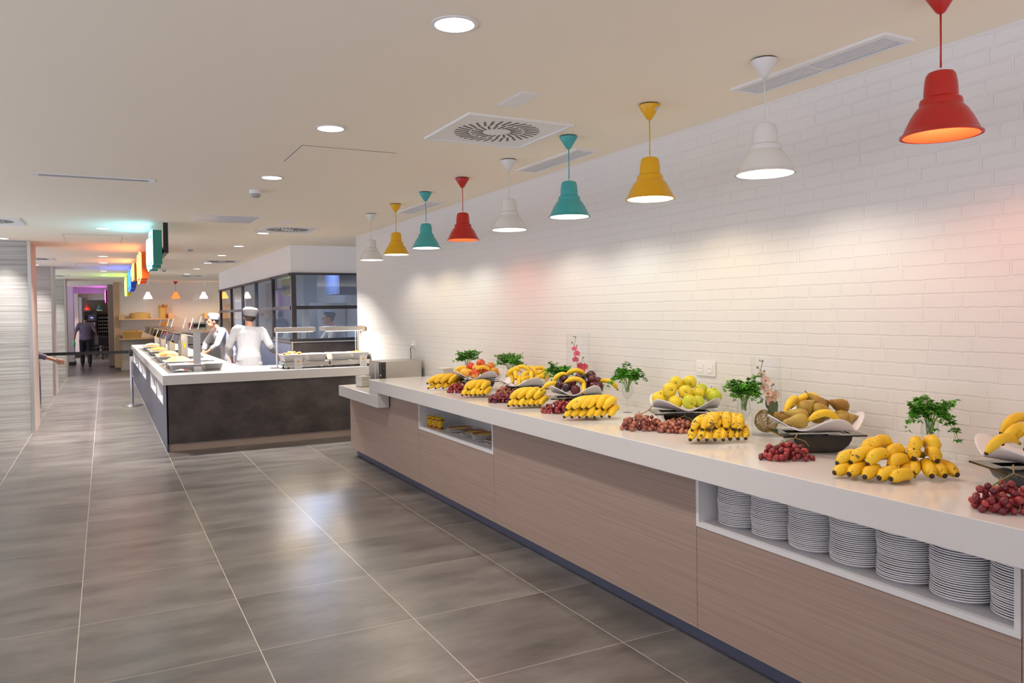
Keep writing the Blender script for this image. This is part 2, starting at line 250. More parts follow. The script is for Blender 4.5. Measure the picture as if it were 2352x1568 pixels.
# ------------------------------------------------------------------ mesh helpers
class MB:
    def __init__(s): s.v = []; s.f = []
    def add(s, V, F, M=None):
        o = len(s.v); s.v += [tuple(M @ Vector(p)) if M else tuple(p) for p in V]; s.f += [tuple(i+o for i in f) for f in F]; return s
    def box(s, x0, x1, y0, y1, z0, z1, M=None):
        V = [(x, y, z) for z in (z0, z1) for y in (y0, y1) for x in (x0, x1)]
        return s.add(V, [(0, 2, 3, 1), (4, 5, 7, 6), (0, 1, 5, 4), (2, 6, 7, 3), (0, 4, 6, 2), (1, 3, 7, 5)], M)
    def tube(s, pts, r, n=8, cap=True, M=None):
        pts = [Vector(p) for p in pts]; R = r if isinstance(r, (list, tuple)) else [r]*len(pts); V = []; F = []
        prev = None
        for i, p in enumerate(pts):
            t = (pts[min(i+1, len(pts)-1)] - pts[max(i-1, 0)]).normalized()
            if prev is None:
                a = Vector((0, 0, 1)) if abs(t.z) < .9 else Vector((1, 0, 0)); u = t.cross(a).normalized()
            else: u = (prev - t*prev.dot(t)).normalized()
            prev = u; wv = t.cross(u)
            for k in range(n):
                an = 2*PI*k/n; V.append(p + (u*math.cos(an)+wv*math.sin(an))*R[i])
        for i in range(len(pts)-1):
            for k in range(n): F.append((i*n+k, i*n+(k+1) % n, (i+1)*n+(k+1) % n, (i+1)*n+k))
        if cap: F.append(tuple(range(n-1, -1, -1))); F.append(tuple((len(pts)-1)*n+k for k in range(n)))
        return s.add(V, F, M)
    def lathe(s, prof, n=32, M=None, close=False, cap=True):
        V = []; F = []
        for (r, z) in prof:
            for k in range(n): V.append((r*math.cos(2*PI*k/n), r*math.sin(2*PI*k/n), z))
        m = len(prof)
        for i in range(m-1 if not close else m):
            j = (i+1) % m
            for k in range(n): F.append((i*n+k, i*n+(k+1) % n, j*n+(k+1) % n, j*n+k))
        if not close and cap:
            if prof[0][0] > 1e-6: F.append(tuple(range(n-1, -1, -1)))
            if prof[-1][0] > 1e-6: F.append(tuple((m-1)*n+k for k in range(n)))
        return s.add(V, F, M)
    def ball(s, c, r, n=12, m=8, sc_=(1, 1, 1), M=None):
        V = []; F = []
        for i in range(m+1):
            a = PI*i/m
            for k in range(n):
                b_ = 2*PI*k/n; V.append((c[0]+r*sc_[0]*math.sin(a)*math.cos(b_), c[1]+r*sc_[1]*math.sin(a)*math.sin(b_), c[2]-r*sc_[2]*math.cos(a)))
        for i in range(m):
            for k in range(n): F.append((i*n+k, i*n+(k+1) % n, (i+1)*n+(k+1) % n, (i+1)*n+k))
        return s.add(V, F, M)
    def prism(s, poly, z0, z1, M=None):
        n = len(poly); V = [(x, y, z0) for x, y in poly]+[(x, y, z1) for x, y in poly]
        F = [tuple(range(n-1, -1, -1)), tuple(range(n, 2*n))]+[(i, (i+1) % n, n+(i+1) % n, n+i) for i in range(n)]
        return s.add(V, F, M)
    def mesh(s, name, m, smooth=None):
        me = bpy.data.meshes.new(name); me.from_pydata(s.v, [], s.f); me.materials.append(MATS[m]); me.update()
        if smooth:
            me.polygons.foreach_set('use_smooth', [True]*len(me.polygons))
            if smooth < 170: me.set_sharp_from_angle(angle=math.radians(smooth))
        return me
    def build(s, name, m, parent=None, smooth=None, loc=None, rot=None):
        return link(name, s.mesh(name, m, smooth), parent, loc, rot)
def link(name, me, parent=None, loc=None, rot=None):
    o = bpy.data.objects.new(name, me); COL.objects.link(o)
    if parent: o.parent = parent
    if loc is not None: o.location = loc
    if rot is not None: o.rotation_euler = rot
    return o
def tag(o, label, cat, group=None, kind=None):
    if label: o['label'] = label
    if cat: o['category'] = cat
    if group: o['group'] = group
    if kind: o['kind'] = kind
    return o
def thing(name, label, cat, loc=(0, 0, 0), rz=0, group=None):
    o = bpy.data.objects.new(name, None); COL.objects.link(o); o.location = loc; o.rotation_euler = (0, 0, rz); o.empty_display_size = .05
    return tag(o, label, cat, group)
def struct(name, mb, m, smooth=None, label=None, cat=None, parent=None):
    o = mb.build(name, m, parent, smooth); 
    if not parent: o['kind'] = 'structure'; o['label'] = label or name.replace('_', ' '); o['category'] = cat or name.split('_')[0]
    return o
def dup(root, loc=None, rz=None, label=None, group=None):
    def cp(o, par):
        c = o.copy(); COL.objects.link(c); c.parent = par
        for ch in list(o.children): cp(ch, c)
        return c
    r = cp(root, None)
    if loc is not None: r.location = loc
    if rz is not None: r.rotation_euler = (0, 0, rz)
    if label: r['label'] = label
    if group: r['group'] = group
    return r
def bevel(o, wd=.003, seg=2):
    md = o.modifiers.new('bevel', 'BEVEL'); md.width = wd; md.segments = seg; md.limit_method = 'ANGLE'; return o
def B(*a): return MB().box(*a)
def lamp(name, kind, parent, loc, energy, col, size=.05, rot=None, spread=None, shape=None, sy=None):
    d = bpy.data.lights.new(name, kind); d.energy = energy; d.color = col
    if kind == 'AREA':
        d.size = size; d.shape = shape or 'DISK'
        if sy: d.shape = 'RECTANGLE'; d.size_y = sy
        if spread: d.spread = math.radians(spread)
    else: d.shadow_soft_size = size
    o = bpy.data.objects.new(name, d); COL.objects.link(o); o.parent = parent; o.location = loc
    if rot: o.rotation_euler = rot
    return o
def basis(A, Bp, up=(0, 0, 1)):
    A = Vector(A); Bp = Vector(Bp); X = (Bp-A); L = X.length; X.normalize(); U = Vector(up); Z = (U - X*U.dot(X))
    if Z.length < 1e-3: Z = Vector((1, 0, 0)) - X*X.x
    Z.normalize(); Y = Z.cross(X)
    M = Matrix(((X.x, Y.x, Z.x), (X.y, Y.y, Z.y), (X.z, Y.z, Z.z))); return M, L, (A+Bp)/2

# ------------------------------------------------------------------ the setting
struct('floor', B(-3.6, 9, -2.2, 62, -.1, 0), 'concrete_tile', label='grey concrete-look floor tiles with pale joints across the whole room')  # cut short at left and behind so the brighter background reaches the ceiling
struct('ceiling', B(-9, 9, -5, 62, CEIL, CEIL+.12), 'ceiling_paint', label='smooth matt off-white ceiling over the buffet and serving area')
struct('wall_right', B(3.258, 3.5, -5, 11.04, 0, CEIL), 'painted_brick', label='white painted brick wall behind the fruit buffet', cat='wall')
struct('wall_far', B(.44, 3.9, 27.5, 27.7, 0, CEIL), 'glazed_tile', label='cream glazed tile wall behind the bread shelves', cat='wall')
struct('wall_back', B(-9, 3.9, 46.5, 46.7, 0, CEIL), 'door_dark', label='brown far end wall behind the coffee machine', cat='wall')
fx = 2.674
mb = B(fx, 5.2, 12.74, 12.86, 2.335, CEIL)
struct('wall_kitchen_front', mb, 'white_paint', label='white bulkhead above the front kitchen window', cat='wall')
struct('wall_kitchen_side', B(fx, fx+.12, 12.86, 21.5, 2.335, CEIL), 'white_paint', label='white bulkhead above the long row of kitchen side windows', cat='wall')
struct('wall_kitchen_base', B(fx, 5.2, 12.74, 12.86, 0, 1.205), 'slate', label='dark slate tiled half wall under the front kitchen window', cat='wall')
struct('wall_kitchen_sidebase', B(fx, fx+.12, 12.861, 21.5, 0, 1.205), 'blue_slate', label='blue-grey tiled half wall under the kitchen side windows', cat='wall')
struct('trim_1', B(fx-.006, fx+.012, 12.728, 12.745, .9, 1.205), 'steel', label='thin metal corner strip on the tiled kitchen half wall', cat='trim')
struct('trim_2', B(fx-.008, 5.2, 12.72, 12.86, 1.205, 1.222).box(fx-.012, fx+.12, 12.86, 21.5, 1.205, 1.222), 'steel', label='pale metal sill strip along the top of the kitchen half wall', cat='trim')
struct('wall_kitchen_inner', B(2.9, 6.2, 18.6, 18.8, 0, CEIL), 'kitchen_tile', label='white tiled wall inside the glazed kitchen', cat='wall')
struct('wall_kitchen_right', B(4.55, 4.7, 12.87, 18.6, 0, CEIL), 'kitchen_tile', label='pale wall on the right inside the glazed kitchen', cat='wall')
# kitchen windows
wf = struct('window_1', B(fx, 4.75, 12.70, 12.76, 2.30, 2.335).box(fx, fx+.075, 12.70, 12.78, 1.222, 2.30).box(fx+.075, 4.75, 12.70, 12.76, 1.222, 1.268).box(fx+.075, 4.75, 12.705, 12.755, 1.745, 1.80), 'dark_frame', label='front kitchen window with black steel frame and two wide panes', cat='window')
for z0, z1 in ((1.268, 1.745), (1.80, 2.30)): B(fx+.075, 4.75, 12.727, 12.733, z0, z1).build('pane', 'window_glass', wf)
mb = B(fx-.02, fx+.04, 12.78, 21.5, 2.295, 2.335).box(fx-.02, fx+.04, 12.78, 21.5, 1.222, 1.27).box(fx-.015, fx+.035, 12.78, 21.5, 1.745, 1.80)
ys = [12.74, 14.28, 16.0, 17.7, 19.4, 21.3]
for yy in ys[1:]: mb.box(fx-.02, fx+.04, yy-.035, yy+.035, 1.222, 2.335)
wf = struct('window_2', mb, 'dark_frame', label='long side window of the kitchen with black steel grid frame', cat='window')
for a, b_ in zip(ys[:-1], ys[1:]):
    for z0, z1 in ((1.27, 1.745), (1.80, 2.295)): B(fx+.007, fx+.013, a+.04, b_-.035, z0, z1).build('pane', 'window_glass', wf)
# ribbed columns on the left
for k in range(6):
    y0 = 13.16+6.13*k
    if k == 3: y0 = 31.6
    x0 = -.965 if k else -.935
    rib = k < 3
    c = struct('column', B(x0-1.45, x0, y0, y0+1.0, 0 if rib else .12, CEIL), 'ribbed_tile' if rib else 'purple_lit_wall',
        label=['ribbed grey tiled column nearest the camera', 'second ribbed grey tiled column, beyond the nearest one', 'third ribbed grey tiled column, with the corridor starting behind it', 'plain pillar with a dark base, washed in purple light', 'plain grey pillar behind the purple-lit one', 'farthest plain pillar in the left row'][k], cat='column')
    if rib:
        B(x0-.001, x0+.012, y0-.006, y0+1.0, 0, CEIL-.001).build('side_panel', 'beige_metal', c)
        B(x0-.03, x0+.014, y0-.012, y0-.0005, 0, CEIL-.001).build('corner_strip', 'steel', c)
    else: B(x0-1.47, x0+.03, y0-.03, y0+1.03, 0, .12).build('base', 'dark_metal', c)
for y0, nm in ((32.8, 'nearest'), (38.6, 'middle'), (44.3, 'farthest')):
    struct('trim_%d' % (3+int((y0-32)/5.8)), B(-2.4, .45, y0, y0+.25, CEIL-.2, CEIL), 'white_paint', label='%s white ceiling beam over the far corridor' % nm, cat='beam')
struct('wall_pier', B(.27, .44, 27.4, 27.95, .09, CEIL), 'pine_upright', label='light timber-clad pier at the left end of the bread wall', cat='pier')
struct('wall_pier_dark', B(.12, .31, 29.3, 30.5, .05, CEIL), 'door_dark', label='dark brown pier behind the light timber one', cat='pier')
struct('wall_corridor', B(.31, .44, 30.5, 46.5, 0, CEIL), 'door_dark', label='brown corridor wall beyond the piers', cat='wall')

# ------------------------------------------------------------------ ceiling fittings
def ring_words(i, n): return ['nearest the camera', 'second', 'third', 'fourth', 'fifth', 'sixth', 'seventh', 'eighth', 'ninth', 'tenth'][i]
def downlight(x, y, label, group, e=E_DOWN, sp=118):
    t = thing('downlight', label, 'downlight', (x, y, CEIL), 0, group)
    MB().lathe([(.078, 0), (.092, -.001), (.092, -.005), (.078, -.006)], 32, close=True).build('trim_ring', 'white_plastic', t, 60)
    MB().lathe([(.0, -.003), (.079, -.003)], 32).build('lens', 'downlight_glow', t)
    lamp('downlight_lamp', 'AREA', t, (0, 0, -.012), e, (1, .93, .87), .14, spread=sp)
    return t
ORD = ['nearest', 'second nearest', 'third nearest', 'fourth nearest', 'fifth nearest', 'sixth nearest', 'farthest']
for i, y in enumerate((2.817, 4.699, 6.557)):
    downlight(1.243, y, 'round recessed downlight, %s of the three over the front aisle' % ['nearest', 'middle', 'farthest'][i], 'downlights over the front aisle', 10)
for i, y in enumerate((11.044, 12.988, 15.98, 17.85, 20.95, 23.06)):
    downlight(.01, y, 'round recessed downlight left of the signs, %s of that row' % ORD[i], 'downlights left of the hanging signs', 42)
for i, y in enumerate((10.984, 13.145, 15.19, 17.4, 19.586, 21.994)):
    downlight(1.95, y, 'round recessed downlight above the serving counter, %s of that row' % ORD[i], 'downlights above the serving counter')
for i, (x, y) in enumerate(((-1.23, 12.846), (-1.255, 18.89))):
    downlight(x, y, 'round recessed downlight beside the ribbed columns, %s' % ['near one', 'far one'][i], 'downlights by the ribbed columns', 9, 72)
downlight(-1.24, 24.9, 'round recessed downlight in front of the third ribbed column', 'downlights by the ribbed columns', 9, 72)
downlight(-.6, 36, 'round recessed downlight in the far corridor', 'downlights in the far corridor', 40)
for (x, y, lb) in ((-1.24, .9, 'left of the camera'), (-1.24, 4.7, 'ahead and left of the camera'), (-3.4, 2.8, 'far left of the camera'), (1.24, -.9, 'behind the camera')):
    downlight(x, y, 'round recessed downlight outside the picture, '+lb, 'downlights outside the picture', 9)
def swirl(x, y, label):
    t = thing('air_diffuser', label, 'air diffuser', (x, y, CEIL), 0, 'square swirl air diffusers')
    h = .33
    MB().box(-h, h, -h, h, -.006, -.001).build('face_plate', 'white_plastic', t)
    f = MB()
    for a in ((-h-.02, h+.02, -h-.02, -h), (-h-.02, h+.02, h, h+.02), (-h-.02, -h, -h, h), (h, h+.02, -h, h)): f.box(*a, -.014, 0)
    f.build('rim', 'white_plastic', t)
    s = MB()
    for ring, (r0, r1, n, off) in enumerate(((.172, .268, 32, 0), (.085, .165, 20, .1))):
        for k in range(n):
            a = 2*PI*k/n+off; M = Matrix.Rotation(a, 4, 'Z') @ Matrix.Translation(((r0+r1)/2, 0, 0)) @ Matrix.Rotation(.32, 4, 'Z')
            s.box(-(r1-r0)/2, (r1-r0)/2, -.0075, .0075, -.0075, -.0055, M)
    s.build('slots', 'black_plastic', t)
    return t
for x, y, lb in ((2.20, 4.36, 'large square ceiling air diffuser with black swirl slots above the fruit buffet'), (2.16, 10.42, 'square swirl air diffuser above the near end of the serving counter'), (2.16, 16.86, 'square swirl air diffuser beside the white kitchen bulkhead'), (2.15, 22.9, 'farthest square swirl air diffuser, before the pendant row'),
                 (-1.16, 10.6, 'square swirl air diffuser at the left edge in front of the nearest column'), (-1.16, 16.97, 'square swirl air diffuser behind the nearest ribbed column'), (-1.16, 23.48, 'square swirl air diffuser before the third ribbed column')): swirl(x, y, lb)
def grille(x, y, ln, label):
    t = thing('air_grille', label, 'air grille', (x, y, CEIL), 0, 'long air grilles along the brick wall')
    L = ln/2; W = .095
    f = MB()
    for a in ((-W, W, -L, -L+.03), (-W, W, L-.03, L), (-W, -W+.03, -L+.03, L-.03), (W-.02, W, -L+.03, L-.03)): f.box(*a, -.012, 0)
    f.build('frame', 'white_plastic', t)
    B(-W+.03, W-.02, -L+.03, L-.03, -.002, -.0005).build('backing', 'black_plastic', t)
    s = MB()
    for k in range(7): xx = -W+.040+k*.0185; s.box(xx-.0046, xx+.0046, -L+.031, L-.031, -.009, -.003)
    s.box(-W+.031, W-.021, -.006, .006, -.0085, -.0025)
    s.build('slats', 'white_plastic', t)
grille(2.975, 2.59, .90, 'long white slotted air grille nearest the camera, behind the white pendant')
grille(3.02, 5.03, .90, 'middle long white slotted air grille, behind the teal pendant')
grille(3.0, 7.79, .90, 'farthest long white slotted air grille, behind the far teal pendant')
t = thing('slot_diffuser', 'long narrow slot air grille in the ceiling at upper left', 'air grille', (-.04, 7.09, CEIL))
B(-.44, .44, -.06, .06, -.006, 0).build('frame', 'white_plastic', t); B(-.39, .39, -.03, .03, -.008, -.0055).build('slot', 'grey_panel', t)
def hatch(x0, x1, y0, y1, label, m='ceiling_paint', name='access_hatch', cat='access hatch', fr=.004):
    t = thing(name, label, cat, ((x0+x1)/2, (y0+y1)/2, CEIL)); a = (x1-x0)/2; b_ = (y1-y0)/2
    B(-a, a, -b_, b_, -.0015, 0).build('gap', 'grout_dark' if fr < .01 else 'white_plastic', t)
    B(-a+fr, a-fr, -b_+fr, b_-fr, -.004, -.0015).build('panel', m, t)
    return t
hatch(1.195, 1.85, 5.24, 5.845, 'flush ceiling access hatch with thin joint between two downlights')
hatch(1.92, 2.05, 3.525, 3.822, 'small white framed ceiling speaker panel beside the large diffuser', 'white_paint', 'ceiling_panel', 'ceiling panel', .012)
hatch(1.90, 2.07, 9.50, 9.75, 'small white framed ceiling panel above the kitchen counter', 'white_paint', 'ceiling_panel', 'ceiling panel', .012)
hatch(-.47, .25, 11.95, 13.3, 'flush ceiling access hatch left of the teal sign')
hatch(-.5, .1, 18.2, 19.2, 'flush ceiling access hatch left of the blue sign')
t = hatch(.935, 1.615, 9.2, 9.89, 'square recessed ceiling light with mirrored reflector, switched off', 'reflector', 'recessed_light', 'ceiling light', .02)
def smoke(x, y, label):
    t = thing('smoke_detector', label, 'smoke detector', (x, y, CEIL), 0, 'smoke detectors over the aisle')
    MB().lathe([(.055, 0), (.056, -.028), (.05, -.034), (0, -.034)], 28).build('base', 'white_plastic', t, 40)
    MB().lathe([(.036, -.034), (.040, -.044), (.038, -.058), (.026, -.064), (0, -.064)], 24).build('sensor_head', 'grey_panel', t, 40)
smoke(1.235, 7.29, 'white smoke detector nearest the camera, beyond the third downlight'); smoke(1.265, 13.63, 'white smoke detector above the middle of the serving counter'); smoke(1.27, 19.9, 'farthest white smoke detector, near the bread wall')

# ------------------------------------------------------------------ pendant lamps over the fruit buffet
def pendant(colour, x, y, label, drop=0.0, e=1.0, group='enamel pendant lamps over the fruit buffet'):
    t = thing('pendant_lamp', label, 'pendant lamp', (x, y, CEIL), 0, group)
    MB().lathe([(0, -.001), (.050, -.001), (.052, -.006)], 28).build('ceiling_plate', 'dark_metal', t)
    MB().lathe([(.056, -.006), (.058, -.008), (.058, -.012), (.016, -.080), (.010, -.085), (0, -.086)], 32).build('canopy', 'canopy_'+colour, t, 35)
    MB().tube([(0, 0, -.084), (.002, .001, -.18-drop/2), (.0, 0, -.285-drop)], .0033, 8).build('cord', 'canopy_'+colour, t, 170)
    B(-.006, .006, -.005, .005, -.296-drop, -.280-drop).build('cord_grip', 'white_plastic', t)
    zs = -.292-drop
    prof = [(0, 0), (.030, 0), (.042, -.004), (.049, -.014), (.053, -.035), (.0555, -.060), (.057, -.092), (.060, -.094), (.068, -.100), (.071, -.110), (.071, -.122), (.075, -.126), (.088, -.142), (.102, -.165), (.114, -.190), (.124, -.213), (.130, -.222), (.136, -.225), (.137, -.229), (.133, -.230)]
    sh = MB().lathe([(r, z+zs) for r, z in prof]+[(r-.0035 if r > .01 else 0, z+zs-.002) for r, z in reversed(prof[:-2])], 56).build('shade', 'shade_'+colour, t, 32)
    inn = [(.131, -.229), (.121, -.214), (.110, -.190), (.097, -.165), (.083, -.142), (.068, -.126), (.066, -.112), (.055, -.100), (.052, -.060), (.04, -.02), (0, -.012)]
    MB().lathe([(max(0, r-.006), z-.0005+zs if r > .13 else z-.003+zs) for r, z in inn], 56, cap=False).build('lining', 'shade_inner_red_glow' if colour == 'red' else 'shade_inner', sh, 60)
    MB().ball((0, 0, -.098+zs), .026, 16, 10, (1, 1, 1.3)).build('bulb', 'bulb', t, 170)
    MB().lathe([(.013, -.03+zs), (.016, -.085+zs)], 16).build('socket', 'white_plastic', t, 60)
    c = (1, .42, .25) if colour == 'red' else {'white': (1, .86, .70), 'yellow': (1, .83, .56), 'teal': (.98, .93, .78)}[colour]
    lamp('pendant_bulb_light', 'POINT', t, (0, 0, -.168+zs), e*E_PEND*(.62 if colour == 'red' else 1), c, .03)
    return t
names = ['red', 'white', 'yellow', 'teal', 'white', 'red', 'teal', 'yellow', 'white']
words_ = ['nearest and largest looking, at the right edge', 'in front of the long near air grille', 'nearer of the two yellow ones', 'nearer of the two teal ones', 'middle white one between teal and red', 'farther red one', 'farther teal one', 'farther yellow one', 'last in the row']
for k, nm in enumerate(names):
    p = pendant(nm, 2.683, 1.770+.8404*k, '%s enamel pendant lamp on a cord, %s' % (nm, words_[k]))
    if k == 2:
        M = Matrix.Rotation(math.radians(-70), 4, 'Z') @ Matrix.Translation((.0455, 0, -.032)) @ Matrix.Rotation(math.radians(32), 4, 'Y')
        st = MB().box(0, .0012, -.011, .011, -.012, .010, M).build('sticker', 'card_white', p)
        d = MB()
        for r_ in range(4):
            for q in range(3 + r_ % 2): d.box(.0012, .0016, -.009+q*.0046, -.0062+q*.0046+.001*(r_ % 2), -.010+r_*.005, -.0085+r_*.005, M)
        d.build('print', 'dark_metal', st)

# ------------------------------------------------------------------ fruit buffet: cabinets and worktop
CT = .975
def buffet_unit(y0, y1, niche, label):
    t = thing('buffet_cabinet', label, 'cabinet', (2.53, (y0+y1)/2, 0), 0, 'timber-look cabinets under the white worktop')
    a, b_ = y0-(y0+y1)/2+.0015, y1-(y0+y1)/2-.0015
    top = .855 if y1 < 8 else .705
    if niche:
        z0 = .597
        B(0, .72, a, b_, .09, z0).build('body', 'laminate', t)
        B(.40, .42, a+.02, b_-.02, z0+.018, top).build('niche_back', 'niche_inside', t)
        B(.0201, .40, a+.02, b_-.02, z0, z0+.018).build('niche_floor', 'niche_white', t)
        f = B(-.004, .02, a, b_, z0-.004, z0+.018).box(-.004, .40, a, a+.02, z0+.018, top).box(-.004, .40, b_-.02, b_, z0+.018, top)
        f.build('niche_frame', 'niche_white', t)
    else:
        if y1 > 8:
            c = 7.49-(y0+y1)/2
            MB().prism([(a, .09), (b_, .09), (b_, .705), (c, .705), (c, .855), (a, .855)], 0, .72, Matrix(((0, 0, 1, 0), (1, 0, 0, 0), (0, 1, 0, 0), (0, 0, 0, 1)))).build('body', 'laminate', t)
        else: B(0, .72, a, b_, .09, top).build('body', 'laminate', t)
    B(.063, .70, a-.0015, b_+.0015-(.04 if y1 > 8 else 0), 0, .09).build('toe_kick', 'toe_metal', t)
    return t
buffet_unit(-1.2, 1.407, False, 'timber-look buffet cabinet at the right edge, nearest the camera')
buffet_unit(1.407, 2.92, True, 'timber-look buffet cabinet with the open niche of white plates')
buffet_unit(2.92, 5.143, False, 'plain timber-look buffet cabinet between the two niches')
buffet_unit(5.143, 6.68, True, 'timber-look buffet cabinet with the small niche of cups and orange plates')
u = buffet_unit(6.68, 8.93, False, 'timber-look buffet cabinet at the far end under the worktop step')
t = thing('buffet_worktop', 'long thick white quartz worktop with a step down at its far end', 'worktop', (2.403, 0, 0))
W = Matrix(((0, 0, 1, 0), (1, 0, 0, 0), (0, 1, 0, 0), (0, 0, 0, 1)))
m_ = MB().prism([(-1.2, .856), (7.77, .856), (7.77, .975), (-1.2, .975)], 0, .853, W).build('upper_slab', 'quartz', t); bevel(m_, .003)
m_ = MB().prism([(7.495, .7061), (8.95, .7061), (8.95, .825), (7.4951, .825)], 0, .12, W).prism([(7.62, .7061), (8.95, .7061), (8.95, .825), (7.62, .825)], .12, .853, W).build('lower_slab', 'quartz', t); bevel(m_, .003)
m_ = MB().prism([(7.495, .825), (7.77, .825), (7.77, .856), (7.495, .856)], 0, .12, W).prism([(7.75, .825), (7.77, .825), (7.77, .856), (7.75, .856)], .12, .853, W).build('step_panel', 'quartz', t)

# white dinner plates: seven stacks in the near niche
pl = MB().lathe([(0, .002), (.062, .002), (.064, 0), (.070, 0), (.072, .003), (.088, .009), (.1035, .0152), (.1056, .0165), (.1060, .0195), (.1050, .0212), (.101, .0203), (.086, .0135), (.070, .0065), (0, .005)], 48)
plate_me = pl.mesh('plate', 'plate_white', 50)
sidx = ['farthest left', 'second from left', 'third from left', 'middle', 'third from right', 'second from right', 'rightmost']
nums = ['bottom', 'second from bottom', 'third from bottom', 'fourth from bottom', 'fifth from bottom', 'sixth from bottom', 'seventh from bottom', 'eighth from bottom', 'ninth from bottom', 'tenth from bottom', 'eleventh from bottom', 'twelfth from bottom', 'thirteenth from bottom', 'thirteenth from top', 'twelfth from top', 'eleventh from top', 'tenth from top', 'ninth from top', 'eighth from top', 'seventh from top', 'sixth from top', 'fifth from top', 'fourth from top', 'third from top', 'second from top', 'top']
for s_ in range(7):
    yy = 2.762-.2165*s_; xx = 2.665
    for k in range(26):
        o = link('dinner_plate', plate_me, None, (xx+rnd.uniform(-.0012, .0012)+.003*math.sin(k*.4+s_), yy+rnd.uniform(-.0012, .0012), .616+k*.00805))
        tag(o, 'white dinner plate, %s of the %s stack in the near niche' % (nums[k], sidx[s_]), 'plate', 'dinner plates in the near niche')
# children's plates with scalloped orange rim, and three animal-pattern cups
def kid_plate():
    def prof(r, z, amp):
        return [((r+amp*math.cos(16*2*PI*k/96))*math.cos(2*PI*k/96), (r+amp*math.cos(16*2*PI*k/96))*math.sin(2*PI*k/96), z) for k in range(96)]
    def ringmesh(L, name, m):
        V = []; F = []
        for pr in L: V += prof(*pr)
        for i in range(len(L)-1):
            for k in range(96): F.append((i*96+k, i*96+(k+1) % 96, (i+1)*96+(k+1) % 96, (i+1)*96+k))
        return V, F
    V1, F1 = ringmesh([(.055, 0, 0), (.060, 0, 0), (.085, .010, .001), (.108, .0155, .004), (.1085, .0185, .004), (.106, .0190, .004), (.095, .0165, .002)], '', '')
    V1 += [(0, 0, .001)]
    for k in range(96): F1.append((k, (k+1) % 96, len(V1)-1))
    return MB().add(V1, F1), ringmesh([(.1058, .0192, .004), (.097, .0172, .002), (.076, .0135, 0), (.074, .0132, 0)], '', '')
kb, (kv, kf) = kid_plate()
kb_me = kb.mesh('kid_plate', 'plate_white', 60); ko_me = MB().add(kv, kf).mesh('rim', 'plate_orange', 60)
kc_me = MB().lathe([(.074, .0132), (.060, .006), (0, .0055)], 48).mesh('centre', 'cup_yellow', 60)
ki = 0
for s_, (xx, yy, n_) in enumerate(((2.715, 6.18, 3), (2.72, 5.90, 3), (2.705, 5.63, 5), (2.69, 5.36, 4))):
    t0 = None
    for k in range(n_):
        tt = thing('kid_plate', "scalloped orange-rimmed children's plate, %s of the %s pile" % (['bottom', 'second', 'third', 'fourth', 'top'][k] if k < n_-1 else 'top', ['leftmost', 'second left', 'third left', 'rightmost'][s_]), 'plate', (xx+rnd.uniform(-.008, .008), yy+rnd.uniform(-.008, .008), .616+k*.0092), rnd.uniform(0, 1), "children's plates in the far niche")
        tt.rotation_euler[0] = rnd.uniform(-.02, .02)
        link('plate_body', kb_me, tt); link('rim', ko_me, tt); link('centre', kc_me, tt)
for k, (xx, yy) in enumerate(((2.60, 6.57), (2.61, 6.48), (2.62, 6.395))):
    t = thing('paper_cup', "yellow cup with orange striped pattern in the far niche, %s" % ['leftmost', 'middle', 'rightmost'][k], 'cup', (xx, yy, .616), rnd.uniform(-.2, .2), 'patterned cups in the far niche')
    MB().lathe([(.026, 0), (.0345, .098), (.0355, .101), (.0335, .101), (.025, .004), (0, .004)], 32).build('cup_body', 'cup_yellow', t, 40)
    for zc_, h_ in ((.008, .018), (.080, .016)): 
        MB().lathe([(.0262+.0085*(zc_-h_/2+.004)/.098+.0004, zc_-h_/2+.004), (.0262+.0085*(zc_+h_/2)/.098+.0004, zc_+h_/2+.002)], 32).build('striped_band', 'cup_orange', t, 60)
    e = MB()
    for k2 in range(9):
        a = PI+.35+.9*math.cos(k2*2*PI/9)*.5; z_ = .046+.022*math.sin(k2*2*PI/9)
        e.ball((.0305*math.cos(a), .0305*math.sin(a), z_), .0048, 8, 6)
    e.build('dotted_ring', 'cup_orange', t, 170)

# wall sockets
def socket(y0, y1, z0, z1, n_, label, plug=False):
    t = thing('wall_socket', label, 'socket', (3.258, (y0+y1)/2, (z0+z1)/2)); h = (z1-z0)/2; wd = (y1-y0)/2
    o = B(-.010, -.0005, -wd, wd, -h, h).build('cover_plate', 'white_plastic', t); bevel(o, .002)
    for k in range(n_):
        c = (-wd + (2*k+1)*wd/n_) if n_ > 1 else 0
        q = B(-.013, -.010, c-.026, c+.026, -.028, .028).build('outlet', 'white_plastic', t)
        M = Matrix.Translation((-.0135, c, 0)) @ Matrix.Rotation(-PI/2, 4, 'Y')
        MB().lathe([(.0225, 0), (.021, .001), (.019, -.003+.0035), (.017, .0002), (0, .0002)], 28, M).build('recess', 'white_paint', q, 50)
        MB().tube([(-.0135, c-.0095, 0), (-.0145, c-.0095, 0)], .0027, 10).tube([(-.0135, c+.0095, 0), (-.0145, c+.0095, 0)], .0027, 10).build('pin_hole', 'black_plastic', q)
    return t
socket(3.572, 3.741, 1.238, 1.328, 2, 'white double wall socket above the yellow apples')
t = socket(8.64, 8.78, 1.235, 1.322, 1, 'white single wall socket with a plug above the microwave')
MB().tube([(-.013, 0, -.005), (-.045, 0, -.012)], .017, 14).build('plug', 'white_plastic', t, 50)
t2 = MB().tube([(3.22, 8.71, 1.262), (3.205, 8.71, 1.22), (3.212, 8.71, 1.16), (3.21, 8.712, 1.104)], .0045, 8).build('power_cord', 'black_plastic', None, 170); tag(t2, 'dark power cord running from the single socket down to the microwave', 'power cord')

